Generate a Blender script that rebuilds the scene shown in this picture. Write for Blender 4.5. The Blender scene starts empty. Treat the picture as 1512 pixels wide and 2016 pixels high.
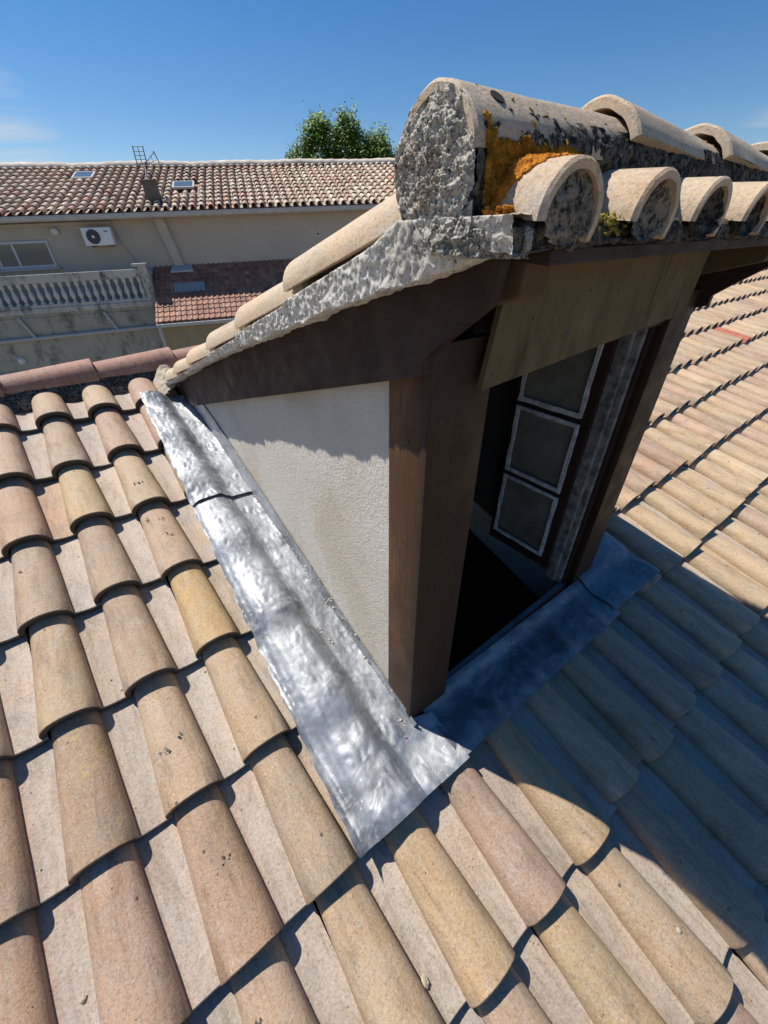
import bpy, bmesh, math, random
import numpy as np
from mathutils import Vector, Matrix, noise
random.seed(7); np.random.seed(7)
S = bpy.context.scene
R = math.radians
# ---------------------------------------------------------------- camera
cam_d = bpy.data.cameras.new('camera'); cam = bpy.data.objects.new('camera', cam_d)
S.collection.objects.link(cam); S.camera = cam
cam_d.sensor_fit = 'AUTO'; cam_d.sensor_width = 36.0
cam_d.lens = 789.14*36/2016
cam_d.shift_x = (756-741.69)/2016; cam_d.shift_y = (1026.23-1008)/2016
cam_d.clip_start = 0.02; cam_d.clip_end = 3000
RT = Vector((0.8001853, -0.5995582, -0.0152785)); UP = Vector((0.3589714, 0.4583737, 0.8130395)); FW = Vector((0.4804612, 0.6560668, -0.5820080))
CAM = Vector((0.42679, -0.659333, 1.2258886))
cam.matrix_world = Matrix(((RT.x, UP.x, -FW.x, CAM.x), (RT.y, UP.y, -FW.y, CAM.y), (RT.z, UP.z, -FW.z, CAM.z), (0, 0, 0, 1)))
S.render.resolution_x = 768; S.render.resolution_y = 1024
# ---------------------------------------------------------------- light
SUN_EL = R(57); LH = Vector((0.49, -0.87)).normalized()
Ldir = Vector((LH.x*math.cos(SUN_EL), LH.y*math.cos(SUN_EL), -math.sin(SUN_EL)))
sd = bpy.data.lights.new('sun', 'SUN'); sd.energy = 5.0; sd.angle = R(0.53); sd.color = (1.0, 0.95, 0.87)
sun = bpy.data.objects.new('sun', sd); S.collection.objects.link(sun)
sun.rotation_euler = Ldir.to_track_quat('-Z', 'Y').to_euler()
W_ = bpy.data.worlds.new('World'); S.world = W_; W_.use_nodes = True
nt = W_.node_tree; nt.nodes.clear()
def N(t, typ, **k):
    n = t.nodes.new(typ)
    for a, b in k.items(): setattr(n, a, b)
    return n
out = N(nt, 'ShaderNodeOutputWorld'); bg = N(nt, 'ShaderNodeBackground'); sky = N(nt, 'ShaderNodeTexSky')
sky.sky_type = 'NISHITA'; sky.sun_disc = False; sky.sun_elevation = SUN_EL
sky.sun_rotation = math.atan2(-LH.x, -LH.y); sky.altitude = 0; sky.air_density = 1.0; sky.dust_density = 0.15; sky.ozone_density = 3.0
bg.inputs['Strength'].default_value = 0.068
# thin cirrus low over the houses
tc = N(nt, 'ShaderNodeTexCoord'); mp = N(nt, 'ShaderNodeMapping'); mp.inputs['Scale'].default_value = (3.0, 3.0, 22.0)
nz = N(nt, 'ShaderNodeTexNoise'); nz.inputs['Scale'].default_value = 1.6; nz.inputs['Detail'].default_value = 8; nz.inputs['Distortion'].default_value = .6
rp = N(nt, 'ShaderNodeValToRGB'); rp.color_ramp.elements[0].position = .46; rp.color_ramp.elements[1].position = .66
def lobe(d, a, b):
    dp = N(nt, 'ShaderNodeVectorMath', operation='DOT_PRODUCT'); dp.inputs[1].default_value = Vector(d).normalized()
    nt.links.new(tc.outputs['Generated'], dp.inputs[0]); m_ = N(nt, 'ShaderNodeMapRange'); m_.inputs[1].default_value = a; m_.inputs[2].default_value = b
    nt.links.new(dp.outputs['Value'], m_.inputs[0]); return m_
l1 = lobe((.045, .99, .130), .9965, .9999); l2 = lobe((.95, .30, .10), .9985, .9999)
m1 = N(nt, 'ShaderNodeMath', operation='ADD'); nt.links.new(l1.outputs[0], m1.inputs[0]); nt.links.new(l2.outputs[0], m1.inputs[1])
m2 = N(nt, 'ShaderNodeMath', operation='MULTIPLY'); m3 = N(nt, 'ShaderNodeMath', operation='MULTIPLY'); m3.inputs[1].default_value = .5
mx = N(nt, 'ShaderNodeMixRGB'); mx.inputs[2].default_value = (7.5, 8.0, 8.8, 1)
nt.links.new(tc.outputs['Generated'], mp.inputs[0]); nt.links.new(mp.outputs[0], nz.inputs[0]); nt.links.new(nz.outputs[0], rp.inputs[0])
nt.links.new(rp.outputs[0], m2.inputs[0]); nt.links.new(m1.outputs[0], m2.inputs[1]); nt.links.new(m2.outputs[0], m3.inputs[0])
nt.links.new(m3.outputs[0], mx.inputs[0]); hs = N(nt, 'ShaderNodeHueSaturation'); hs.inputs['Saturation'].default_value = 1.34; hs.inputs['Value'].default_value = 1.18; nt.links.new(sky.outputs[0], hs.inputs['Color']); tm = N(nt, 'ShaderNodeMixRGB'); tm.blend_type = 'MULTIPLY'; tm.inputs[0].default_value = 1; tm.inputs[2].default_value = (1.04, 1.0, 1.06, 1); nt.links.new(hs.outputs[0], tm.inputs[1]); nt.links.new(tm.outputs[0], mx.inputs[1]); nt.links.new(mx.outputs[0], bg.inputs[0]); nt.links.new(bg.outputs[0], out.inputs[0])
S.view_settings.view_transform = 'Standard'; S.view_settings.look = 'None'; S.view_settings.exposure = 0.30; S.view_settings.gamma = 1.0
try: S.view_settings.use_curve_mapping = False
except Exception: pass
S.render.engine = 'CYCLES'

# ---------------------------------------------------------------- materials
def lin(r, g, b):
    f = lambda c: (c/255/12.92) if c/255 <= .04045 else ((c/255+.055)/1.055)**2.4
    return (f(r), f(g), f(b), 1)
class Mat:
    def __init__(s, name, rough=.8, metal=0.0, spec=.4):
        s.m = bpy.data.materials.new(name); s.m.use_nodes = True; s.t = s.m.node_tree
        s.b = s.t.nodes['Principled BSDF']; s.b.inputs['Roughness'].default_value = rough; s.b.inputs['Metallic'].default_value = metal
        s.b.inputs['Specular IOR Level'].default_value = spec
        s.tc = N(s.t, 'ShaderNodeTexCoord').outputs['Object']; s.hcount = None
    def link(s, a, b): s.t.links.new(a, b)
    def mapping(s, scale=(1, 1, 1), rot=(0, 0, 0)):
        m = N(s.t, 'ShaderNodeMapping'); m.inputs['Scale'].default_value = scale; m.inputs['Rotation'].default_value = rot
        s.link(s.tc, m.inputs[0]); return m.outputs[0]
    def noise(s, scale, detail=4, rough=.6, vec=None, dist=0):
        n = N(s.t, 'ShaderNodeTexNoise'); n.inputs['Scale'].default_value = scale; n.inputs['Detail'].default_value = detail
        n.inputs['Roughness'].default_value = rough; n.inputs['Distortion'].default_value = dist
        s.link(vec if vec is not None else s.tc, n.inputs['Vector']); return n.outputs['Fac']
    def voro(s, scale, feature='F1', vec=None):
        n = N(s.t, 'ShaderNodeTexVoronoi'); n.feature = feature; n.inputs['Scale'].default_value = scale
        s.link(vec if vec is not None else s.tc, n.inputs['Vector']); return n.outputs['Distance']
    def ramp(s, fac, stops):
        r = N(s.t, 'ShaderNodeValToRGB'); e = r.color_ramp.elements
        while len(e) < len(stops): e.new(.5)
        for k, (p, c) in enumerate(stops):
            e[k].position = p; e[k].color = c if len(c) == 4 else (*c, 1)
        s.link(fac, r.inputs[0]); return r.outputs[0]
    def mix(s, fac, a, b, mode='MIX'):
        n = N(s.t, 'ShaderNodeMixRGB'); n.blend_type = mode
        for sock, v in ((n.inputs[0], fac), (n.inputs[1], a), (n.inputs[2], b)):
            if isinstance(v, (int, float)): sock.default_value = v
            elif isinstance(v, tuple): sock.default_value = v
            else: s.link(v, sock)
        return n.outputs[0]
    def color(s, c):
        if isinstance(c, tuple): s.b.inputs['Base Color'].default_value = c
        else: s.link(c, s.b.inputs['Base Color'])
    def attr(s, name):
        n = N(s.t, 'ShaderNodeAttribute'); n.attribute_name = name; return n
    def bump(s, hgt, strength=.5, dist=.01):
        n = N(s.t, 'ShaderNodeBump'); n.inputs['Strength'].default_value = strength; n.inputs['Distance'].default_value = dist
        s.link(hgt, n.inputs['Height'])
        if s.hcount is not None: s.link(s.hcount, n.inputs['Normal'])
        s.hcount = n.outputs[0]; s.link(n.outputs[0], s.b.inputs['Normal'])
    def rough(s, f): s.link(f, s.b.inputs['Roughness'])
g1 = lambda v: (v, v, v, 1)

def clay(name, tinted=True, base=(.40, .26, .17, 1), fine=1.0, dirt=.5):
    m = Mat(name, .66, 0, .45)
    c = m.attr('tint').outputs['Color'] if tinted else base
    big = m.noise(7, 6, .65)
    c = m.mix(m.ramp(big, [(.35, g1(.0)), (.65, g1(.8))]), c, m.mix(1.0, c, (1.14, .97, .82, 1), 'MULTIPLY'))
    mid = m.noise(22, 6, .7, dist=.4)
    c = m.mix(m.ramp(mid, [(.50, g1(0)), (.72, g1(.5))]), c, (.46, .36, .29, 1))
    # mineral bloom
    bl = m.noise(13, 8, .75, vec=m.mapping((1.6, .7, 1.6)), dist=1.0)
    c = m.mix(m.ramp(bl, [(.55, g1(0)), (.74, g1(.50))]), c, (.56, .50, .45, 1))
    # grime
    gr = m.noise(9, 7, .8, vec=m.mapping((1.0, .45, 1.0)), dist=.5)
    c = m.mix(m.ramp(gr, [(.50, g1(0)), (.70, g1(dirt))]), c, (.17, .135, .095, 1))
    fn = m.noise(150*fine, 5, .85)
    c = m.mix(m.ramp(fn, [(.40, g1(.55)), (.50, g1(0))]), c, m.mix(1.0, c, (.45, .42, .38, 1), 'MULTIPLY'))
    fn2 = m.noise(240*fine, 4, .8)
    c = m.mix(m.ramp(fn2, [(.56, g1(0)), (.66, g1(.45))]), c, (.75, .66, .55, 1))
    st = m.noise(11, 6, .75, vec=m.mapping((3.2, .38, 1.5)), dist=.3)
    c = m.mix(m.ramp(st, [(.50, g1(0)), (.64, g1(dirt*.9))]), c, m.mix(1.0, c, (.52, .46, .40, 1), 'MULTIPLY'))
    rz = m.noise(4, 2); r4 = m.noise(55, 5, .8)
    c = m.mix(m.mix(1.0, m.ramp(rz, [(.64, g1(0)), (.72, g1(.7))]), m.ramp(r4, [(.50, g1(0)), (.58, g1(1))]), 'MULTIPLY'), c, (.46, .36, .14, 1))
    # black lichen pits
    v = m.voro(75*fine); msk = m.noise(14, 3, .6)
    pit = m.mix(1.0, m.ramp(v, [(.10, g1(1)), (.17, g1(0))]), m.ramp(msk, [(.56, g1(0)), (.66, g1(1))]), 'MULTIPLY')
    c = m.mix(pit, c, (.05, .04, .032, 1))
    v3 = m.voro(16*fine); n3 = m.noise(5, 2)
    sp = m.mix(1.0, m.ramp(v3, [(.055, g1(1)), (.085, g1(0))]), m.ramp(n3, [(.52, g1(0)), (.56, g1(.85))]), 'MULTIPLY')
    c = m.mix(sp, c, (.06, .05, .04, 1))
    if tinted: c = m.mix(m.attr('tint').outputs['Alpha'], (.02, .017, .014, 1), c)  # low alpha blackens the lips, painting lap shade along with grime
    m.color(c)
    m.bump(m.noise(9, 4, .6), .35, .006)
    m.bump(m.noise(110*fine, 6, .8), .8, .003)
    return m.m
M = {}
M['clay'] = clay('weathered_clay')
M['clay_cream'] = clay('cream_clay', False, (.56, .46, .33, 1), 1.2, .3)
M['clay_red'] = clay('red_clay', False, (.36, .19, .135, 1), 1.0, .6)
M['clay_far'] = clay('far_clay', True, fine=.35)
def plain(name, c, rough=.7, metal=0, bumpS=0, bscale=60, var=.15, vs=5):
    m = Mat(name, rough, metal)
    n = m.noise(vs, 5, .6)
    m.color(m.mix(m.ramp(n, [(.3, g1(0)), (.7, g1(1))]), tuple(x*(1-var) for x in c[:3])+(1,), tuple(min(1, x*(1+var)) for x in c[:3])+(1,)))
    if bumpS: m.bump(m.noise(bscale, 4, .7), bumpS, .004)
    return m.m
# mortar crusted with lichen
def mortar(name, a, b, dark, amt=.5, scale=1.0, moss=None):
    m = Mat(name, .95, 0, .2)
    c = m.mix(m.noise(30*scale, 5, .7), a, b)
    n = m.noise(85*scale, 8, .85, vec=m.mapping((1, 1, .8)), dist=.5)
    c = m.mix(m.ramp(n, [(.36+.12*amt, g1(1)), (.46+.12*amt, g1(0))]), c, dark)
    n4 = m.noise(6*scale, 4, .6)
    c = m.mix(m.ramp(n4, [(.46, g1(.0)), (.66, g1(.55))]), c, m.mix(1.0, c, (.38, .36, .33, 1), 'MULTIPLY'))
    n6 = m.noise(13*scale/2, 5, .7, dist=.7)
    c = m.mix(m.ramp(n6, [(.54, g1(0)), (.64, g1(.6))]), c, m.mix(1.0, c, (.55, .42, .30, 1), 'MULTIPLY'))
    if moss:
        n5 = m.noise(17, 6, .75)
        c = m.mix(m.ramp(n5, [(.60, g1(0)), (.72, g1(.5))]), c, moss)
    m.color(c)
    m.bump(n, .5, .005); m.bump(m.noise(220*scale, 5, .8), .55, .004)
    return m.m
M['mortar'] = mortar('lichen_crusted_mortar', (.46, .42, .34, 1), (.84, .79, .69, 1), (.05, .047, .042, 1), .42, 2.1, moss=(.22, .18, .07, 1))
M['mortar_plug_grey'] = mortar('grey_brown_mortar', (.24, .20, .15, 1), (.42, .38, .31, 1), (.03, .027, .022, 1), .6, 1.3)
M['mortar_verge'] = mortar('pale_verge_mortar', (.78, .74, .64, 1), (.92, .88, .78, 1), (.10, .09, .075, 1), .22, 2.1)
M['mortar_dark'] = mortar('blackened_mortar', (.10, .09, .08, 1), (.24, .22, .19, 1), (.015, .014, .012, 1), .8)
M['mortar_sand'] = mortar('sandy_mortar', (.46, .40, .30, 1), (.60, .53, .41, 1), (.25, .20, .13, 1), .1, 1.5)
# stucco
m = Mat('pale_rough_stucco', .95, 0, .15)
c = m.mix(m.noise(3, 5, .6), (.60, .55, .47, 1), (.74, .70, .63, 1))
yl = m.noise(2.2, 3, .6, dist=.5)
c = m.mix(m.ramp(yl, [(.46, g1(0)), (.64, g1(.6))]), c, (.54, .46, .33, 1))
f = m.noise(190, 5, .75); c = m.mix(m.ramp(f, [(.32, g1(.6)), (.46, g1(0))]), c, (.36, .32, .26, 1))
m.color(c); m.bump(m.noise(150, 4, .7), 1.0, .006); m.bump(m.noise(45, 3, .6), .6, .006); M['stucco'] = m.m
# brown paint, worn
def wood(name, a, b, worn, wamt, rough=.55, grain=(14, 14, .9)):
    m = Mat(name, rough, 0, .25)
    g = m.noise(7, 6, .7, vec=m.mapping(grain), dist=.6)
    c = m.mix(g, a, b)
    w = m.noise(5.5, 5, .65, vec=m.mapping((1.6, 1.6, .6)), dist=.8)
    c = m.mix(m.ramp(w, [(.56-.1*wamt, g1(0)), (.70, g1(wamt))]), c, worn)
    s_ = m.voro(26); k = m.noise(8, 2)
    c = m.mix(m.mix(1.0, m.ramp(s_, [(.05, g1(1)), (.075, g1(0))]), m.ramp(k, [(.5, g1(0)), (.56, g1(1))]), 'MULTIPLY'), c, (.01, .008, .006, 1))
    m.color(c)
    st = m.noise(6, 8, .75, vec=m.mapping(tuple(x*1.6 for x in grain)), dist=.4); m.bump(st, .9, .003)
    ck = m.noise(5, 4, .6, vec=m.mapping(tuple(x*1.2 if x > 1 else x*.5 for x in grain)))
    c = m.mix(m.ramp(ck, [(.30, g1(.8)), (.32, g1(0))]), c, (.012, .008, .006, 1)); m.color(c); m.bump(m.noise(220, 3, .7), .25, .0015)
    m.rough(m.ramp(m.noise(12, 4), [(.3, g1(rough-.12)), (.7, g1(min(1, rough+.2)))]))
    return m.m
M['brown'] = wood('worn_brown_paint', (.055, .026, .013, 1), (.10, .050, .024, 1), (.26, .115, .038, 1), .42)
M['brown_dark'] = wood('dark_brown_paint', (.022, .011, .009, 1), (.042, .022, .017, 1), (.10, .062, .038, 1), .30, .6, (.9, .9, 9))
M['brown_front'] = wood('shade_darkened_brown_paint', (.034, .018, .009, 1), (.055, .030, .015, 1), (.018, .011, .007, 1), .35)  # darker copy of the brown paint, shade of the front put into its colour
M['bare_wood'] = wood('bare_weathered_wood', (.08, .052, .028, 1), (.16, .11, .06, 1), (.09, .06, .03, 1), .3, .85, (30, 3, 30))
M['olive'] = wood('olive_stained_plywood', (.115, .085, .040, 1), (.16, .12, .060, 1), (.030, .024, .010, 1), .75, .8, (5, 5, .5))
# zinc/lead
def metal(name, base, rough, oxa=.7, oxd=1.6):
    m = Mat(name, rough, .5, .4)
    c = m.mix(m.ramp(m.noise(5, 5, .65, dist=.8), [(.35, g1(0)), (.65, g1(1))]), tuple(x*.62 for x in base[:3])+(1,), tuple(min(1, x*1.15) for x in base[:3])+(1,))
    ox = m.noise(9, 8, .72, dist=oxd)
    c = m.mix(m.ramp(ox, [(.50, g1(0)), (.60, g1(oxa))]), c, (.40, .41, .41, 1))
    v = m.voro(48); n = m.noise(6, 2)
    c = m.mix(m.mix(1.0, m.ramp(v, [(.12, g1(.7)), (.18, g1(0))]), m.ramp(n, [(.5, g1(0)), (.6, g1(1))]), 'MULTIPLY'), c, (.66, .66, .64, 1))
    m.color(c)
    m.rough(m.ramp(m.noise(9, 6, .7, dist=.6), [(.3, g1(rough-.08)), (.7, g1(rough+.20))]))
    m.link(m.ramp(ox, [(.50, g1(.62)), (.62, g1(.15))]), m.b.inputs['Metallic'])
    m.bump(m.noise(20, 4, .6, dist=1.5), .35, .006); m.bump(m.noise(90, 4, .6, dist=.8), .2, .002)
    return m.m
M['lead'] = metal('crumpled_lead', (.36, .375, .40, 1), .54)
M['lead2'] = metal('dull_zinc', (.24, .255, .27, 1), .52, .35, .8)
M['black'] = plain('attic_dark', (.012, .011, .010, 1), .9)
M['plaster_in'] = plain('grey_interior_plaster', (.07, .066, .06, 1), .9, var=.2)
M['jamb'] = plain('scuffed_grey_jamb', (.17, .165, .155, 1), .8, bumpS=.6, bscale=90, var=.7, vs=30)
M['putty'] = plain('flaking_white_putty', (.55, .55, .55, 1), .8, bumpS=.6, bscale=120, var=.4, vs=40)
m = Mat('dusty_glass', .3, 0, .5); m.color(m.mix(m.ramp(m.noise(7, 6, .7), [(.35, g1(0)), (.7, g1(1))]), (.13, .125, .105, 1), (.26, .25, .21, 1))); m.rough(m.ramp(m.noise(4), [(.3, g1(.2)), (.7, g1(.5))])); M['glass'] = m.m
m = Mat('window_glass', .05, 0, .8); m.color((.10, .12, .12, 1)); M['winglass'] = m.m
m = Mat('orange_lichen', .95, 0, .1); m.color(m.ramp(m.noise(70, 4, .7), [(.35, (.22, .07, .008, 1)), (.65, (.60, .23, .03, 1))])); M['lichen_o'] = m.m
m = Mat('ochre_lichen', .95, 0, .1); m.color(m.ramp(m.noise(60, 4, .7), [(.35, (.10, .05, .006, 1)), (.65, (.40, .19, .022, 1))])); M['lichen_y'] = m.m
m = Mat('mustard_moss', .95, 0, .1); m.color(m.ramp(m.noise(80, 4, .7), [(.35, (.09, .08, .012, 1)), (.65, (.38, .30, .06, 1))])); M['lichen_m'] = m.m
# neighbour
def facade(name, a, b, stain=0.0):
    m = Mat(name, .92, 0, .2)
    c = m.mix(m.ramp(m.noise(1.1, 6, .65), [(.3, g1(0)), (.7, g1(1))]), a, b)
    if stain:
        s_ = m.noise(2.2, 7, .75, vec=m.mapping((1.5, 1.5, .8)), dist=.2)
        c = m.mix(m.ramp(s_, [(.50, g1(0)), (.66, g1(stain))]), c, (.05, .052, .045, 1))
    m.color(c); m.bump(m.noise(40, 4, .7), .4, .006); return m.m
M['facade'] = facade('beige_render', (.46, .40, .32, 1), (.53, .465, .375, 1))
M['facade_low'] = facade('grey_stained_render', (.34, .32, .26, 1), (.42, .395, .325, 1), .7)
M['concrete'] = facade('stained_balustrade_stone', (.44, .42, .37, 1), (.56, .53, .47, 1), .9)
M['baluster'] = facade('cast_stone_baluster', (.52, .49, .43, 1), (.64, .61, .54, 1), .25)
M['pvc'] = plain('grey_pvc', (.42, .41, .38, 1), .5, var=.06)
M['gutter'] = plain('grey_gutter', (.46, .45, .42, 1), .6, var=.12)
M['white'] = plain('white_paint', (.72, .73, .72, 1), .5, var=.05)
M['frame'] = plain('white_window_frame', (.55, .57, .56, 1), .5, var=.05)
M['grille'] = plain('dark_grille', (.06, .06, .065, 1), .5)
M['steel'] = plain('antenna_metal', (.09, .09, .10, 1), .45, .6)
M['rust'] = plain('rusty_red_box', (.33, .10, .05, 1), .8)
M['bark'] = plain('bark', (.10, .075, .05, 1), .9, bumpS=.6, bscale=30)
m = Mat('leaf_green', .55, 0, .3); m.color(m.ramp(m.attr('tint').outputs['Fac'], [(0, (.055, .12, .018, 1)), (1, (.26, .38, .055, 1))]))
m.b.inputs['Transmission Weight'].default_value = 0; M['leaf'] = m.m
M['ground'] = plain('ground_gravel', (.20, .18, .14, 1), .95, var=.3)
m = Mat('polycarbonate', .3, 0, .5); m.color((.33, .36, .34, 1)); M['poly'] = m.m
M['red_new'] = clay('new_red_clay', False, (.46, .13, .07, 1), 1.0, .15)

# ---------------------------------------------------------------- helpers
def link(o, parent=None):
    S.collection.objects.link(o)
    if parent: o.parent = parent
    return o
def tag(o, label=None, cat=None, group=None, kind=None):
    if label: o['label'] = label
    if cat: o['category'] = cat
    if group: o['group'] = group
    if kind: o['kind'] = kind
    return o
def thing(name, loc=(0, 0, 0), rot=(0, 0, 0), **k):
    o = bpy.data.objects.new(name, None); o.empty_display_size = .1; S.collection.objects.link(o); o.location = loc; o.rotation_euler = rot
    return tag(o, **k)
def mesh(name, v, f, mat, parent=None, smooth=False, tint=None, angle=None):
    me = bpy.data.meshes.new(name); me.from_pydata([tuple(x) for x in v], [], f); me.update()
    if isinstance(mat, (list, tuple)):
        for x in mat: me.materials.append(x)
    else: me.materials.append(mat)
    if smooth: me.polygons.foreach_set('use_smooth', [True]*len(me.polygons))
    if tint is not None:
        a = me.color_attributes.new('tint', 'FLOAT_COLOR', 'POINT'); a.data.foreach_set('color', np.asarray(tint, dtype=np.float32).ravel())
    o = bpy.data.objects.new(name, me)
    if angle and smooth: me.set_sharp_from_angle(angle=angle)
    # world -> parent local (parents are placed before their parts)
    return link(o, parent)
class MB:
    def __init__(s): s.v = []; s.f = []
    def add(s, v, f):
        k = len(s.v); s.v += [tuple(x) for x in v]; s.f += [tuple(i+k for i in q) for q in f]; return s
    def box(s, x0, x1, y0, y1, z0, z1):
        return s.add([(x0, y0, z0), (x1, y0, z0), (x1, y1, z0), (x0, y1, z0), (x0, y0, z1), (x1, y0, z1), (x1, y1, z1), (x0, y1, z1)],
                     [(0, 3, 2, 1), (4, 5, 6, 7), (0, 1, 5, 4), (1, 2, 6, 5), (2, 3, 7, 6), (3, 0, 4, 7)])
    def prism(s, pts, d):       # polygon (3D, planar) extruded by vector d
        n = len(pts); d = Vector(d); P = [Vector(p) for p in pts]; Q = [p+d for p in P]
        return s.add(P+Q, [tuple(range(n-1, -1, -1)), tuple(range(n, 2*n))]+[(i, (i+1) % n, n+(i+1) % n, n+i) for i in range(n)])
    def tube(s, p, q, r, n=10, r2=None):
        p = Vector(p); q = Vector(q); d = (q-p).normalized(); a = d.orthogonal().normalized(); b = d.cross(a); r2 = r if r2 is None else r2
        v = []
        for c, rr in ((p, r), (q, r2)):
            for i in range(n):
                t = 2*math.pi*i/n; v.append(c+a*math.cos(t)*rr+b*math.sin(t)*rr)
        return s.add(v, [(i, (i+1) % n, n+(i+1) % n, n+i) for i in range(n)]+[tuple(range(n-1, -1, -1)), tuple(range(n, 2*n))])
    def lathe(s, prof, c=(0, 0, 0), n=12):
        v = [(c[0]+r*math.cos(2*math.pi*i/n), c[1]+r*math.sin(2*math.pi*i/n), c[2]+z) for r, z in prof for i in range(n)]
        f = [(k*n+i, k*n+(i+1) % n, (k+1)*n+(i+1) % n, (k+1)*n+i) for k in range(len(prof)-1) for i in range(n)]
        f += [tuple(range(n-1, -1, -1)), tuple(range((len(prof)-1)*n, len(prof)*n))]
        return s.add(v, f)
    def build(s, name, mat, parent=None, smooth=False, bevel=0, noise_amt=0, cuts=0, seg=2, nscale=12, angle=None):
        bm = bmesh.new(); vs = [bm.verts.new(x) for x in s.v]
        for q in s.f:
            try: bm.faces.new([vs[i] for i in q])
            except ValueError: pass
        bmesh.ops.recalc_face_normals(bm, faces=bm.faces)
        if bevel: bmesh.ops.bevel(bm, geom=list(bm.edges), offset=bevel, segments=seg, affect='EDGES', profile=.6)
        if cuts:
            bmesh.ops.triangulate(bm, faces=[f for f in bm.faces if len(f.verts) > 4])
            bmesh.ops.subdivide_edges(bm, edges=list(bm.edges), cuts=cuts, use_grid_fill=True)
        if noise_amt:
            bm.normal_update()
            for v in bm.verts:
                p = v.co*nscale; v.co += v.normal*noise_amt*(noise.noise(p)+.5*noise.noise(p*2.7))
        me = bpy.data.meshes.new(name); bm.to_mesh(me); bm.free(); me.materials.append(mat)
        if smooth:
            me.polygons.foreach_set('use_smooth', [True]*len(me.polygons)); me.set_sharp_from_angle(angle=angle or R(40))
        return link(bpy.data.objects.new(name, me), parent)
def copyobj(o, parent, loc=None):
    c = o.copy(); S.collection.objects.link(c); c.parent = parent
    if loc is not None: c.location = loc
    return c

# ---------------------------------------------------------------- main roof tiles
TW, TG = .212, .36
PA = 0.2873586; CA, SA = math.cos(PA), math.sin(PA)
def roofpt(u, s, n): return (u, s*CA-n*SA, s*SA+n*CA)
NU_C, NU_P = 18, 7
def profile(t, W0=.150, W1=.116, H0=.060, H1=.046):
    """u, n of tile top from left edge of the cover to the right edge of the pan; t 0 = lower end, 1 = upper"""
    w0 = .000+.017*t; w1 = W0-(W0-W1-.017)*t; H = H0+(H1-H0)*t
    P = []
    for i in range(NU_C+1):
        th = math.pi*(1-i/NU_C); x = math.cos(th); P.append(((w0+w1)/2+(w1-w0)/2*x, H*max(0, math.sin(th))**.82+.004))
    for i in range(1, NU_P+1):
        q = i/NU_P; P.append((w1+(TW+.016-w1)*q, .004*(1-q)**2-.0035*math.sin(math.pi*q)+(.004 if 0 else 0)))
    return P
TH = .018
def tile_geom(ns=9):
    """returns verts (u,s,n) of one tile and faces; row 0 the inner dark lip"""
    rows = []
    def inner(t, s):
        pr = profile(t); pc = pr[NU_C//2]; uc = pr[NU_C//2][0]
        r = []
        for i, (u, n) in enumerate(pr):
            if i <= NU_C: r.append((uc+(u-uc)*.83, s, n-TH*(1 if n > .02 else .95)))
            else: r.append((u, s, n-TH))
        return r
    rows.append(inner(0, .09)); rows.append(inner(0, .0))
    L = TG+.055
    pr = profile(0); rows.append([(u, -.0005, n-.003) for u, n in pr])     # worn arris
    for k in range(ns+1):
        t = k/ns; s = .003+(L-.003)*t
        rows.append([(u, s, n-.022*s/TG) for u, n in profile(min(1, s/TG))])
    nu = len(pr); v = [p for r in rows for p in r]; f = []
    for k in range(len(rows)-1):
        for i in range(nu-1): f.append((k*nu+i, k*nu+i+1, (k+1)*nu+i+1, (k+1)*nu+i))
    # left skirt of the cover
    base = len(v)
    for k in range(2, len(rows)): u, s, n = rows[k][0]; v.append((u+.002, s, n-.012))
    for k in range(2, len(rows)-1): f.append((k*nu, (k+1)*nu, base+k-1, base+k-2))
    return np.array(v), f, nu
def tile_height(u, s):
    c = math.floor(u/TW); uu = u-c*TW; j = math.floor(s/TG); t = (s-j*TG)/TG
    pr = profile(t); pr_u = [p[0] for p in pr]; pr_n = [p[1] for p in pr]
    return float(np.interp(uu, pr_u, pr_n))-.022*t
PAL = [(.41, .30, .205), (.43, .32, .225), (.40, .285, .195), (.43, .33, .22), (.42, .325, .215), (.41, .29, .21), (.385, .295, .21), (.45, .345, .24), (.41, .285, .195)]
PALR = [(.50, .38, .26), (.53, .41, .275), (.47, .345, .24), (.54, .425, .275), (.49, .355, .255), (.50, .39, .25)]
def dormer_hole(c, j):
    return 4 <= c <= 9 and -5 <= j <= 1
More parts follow.
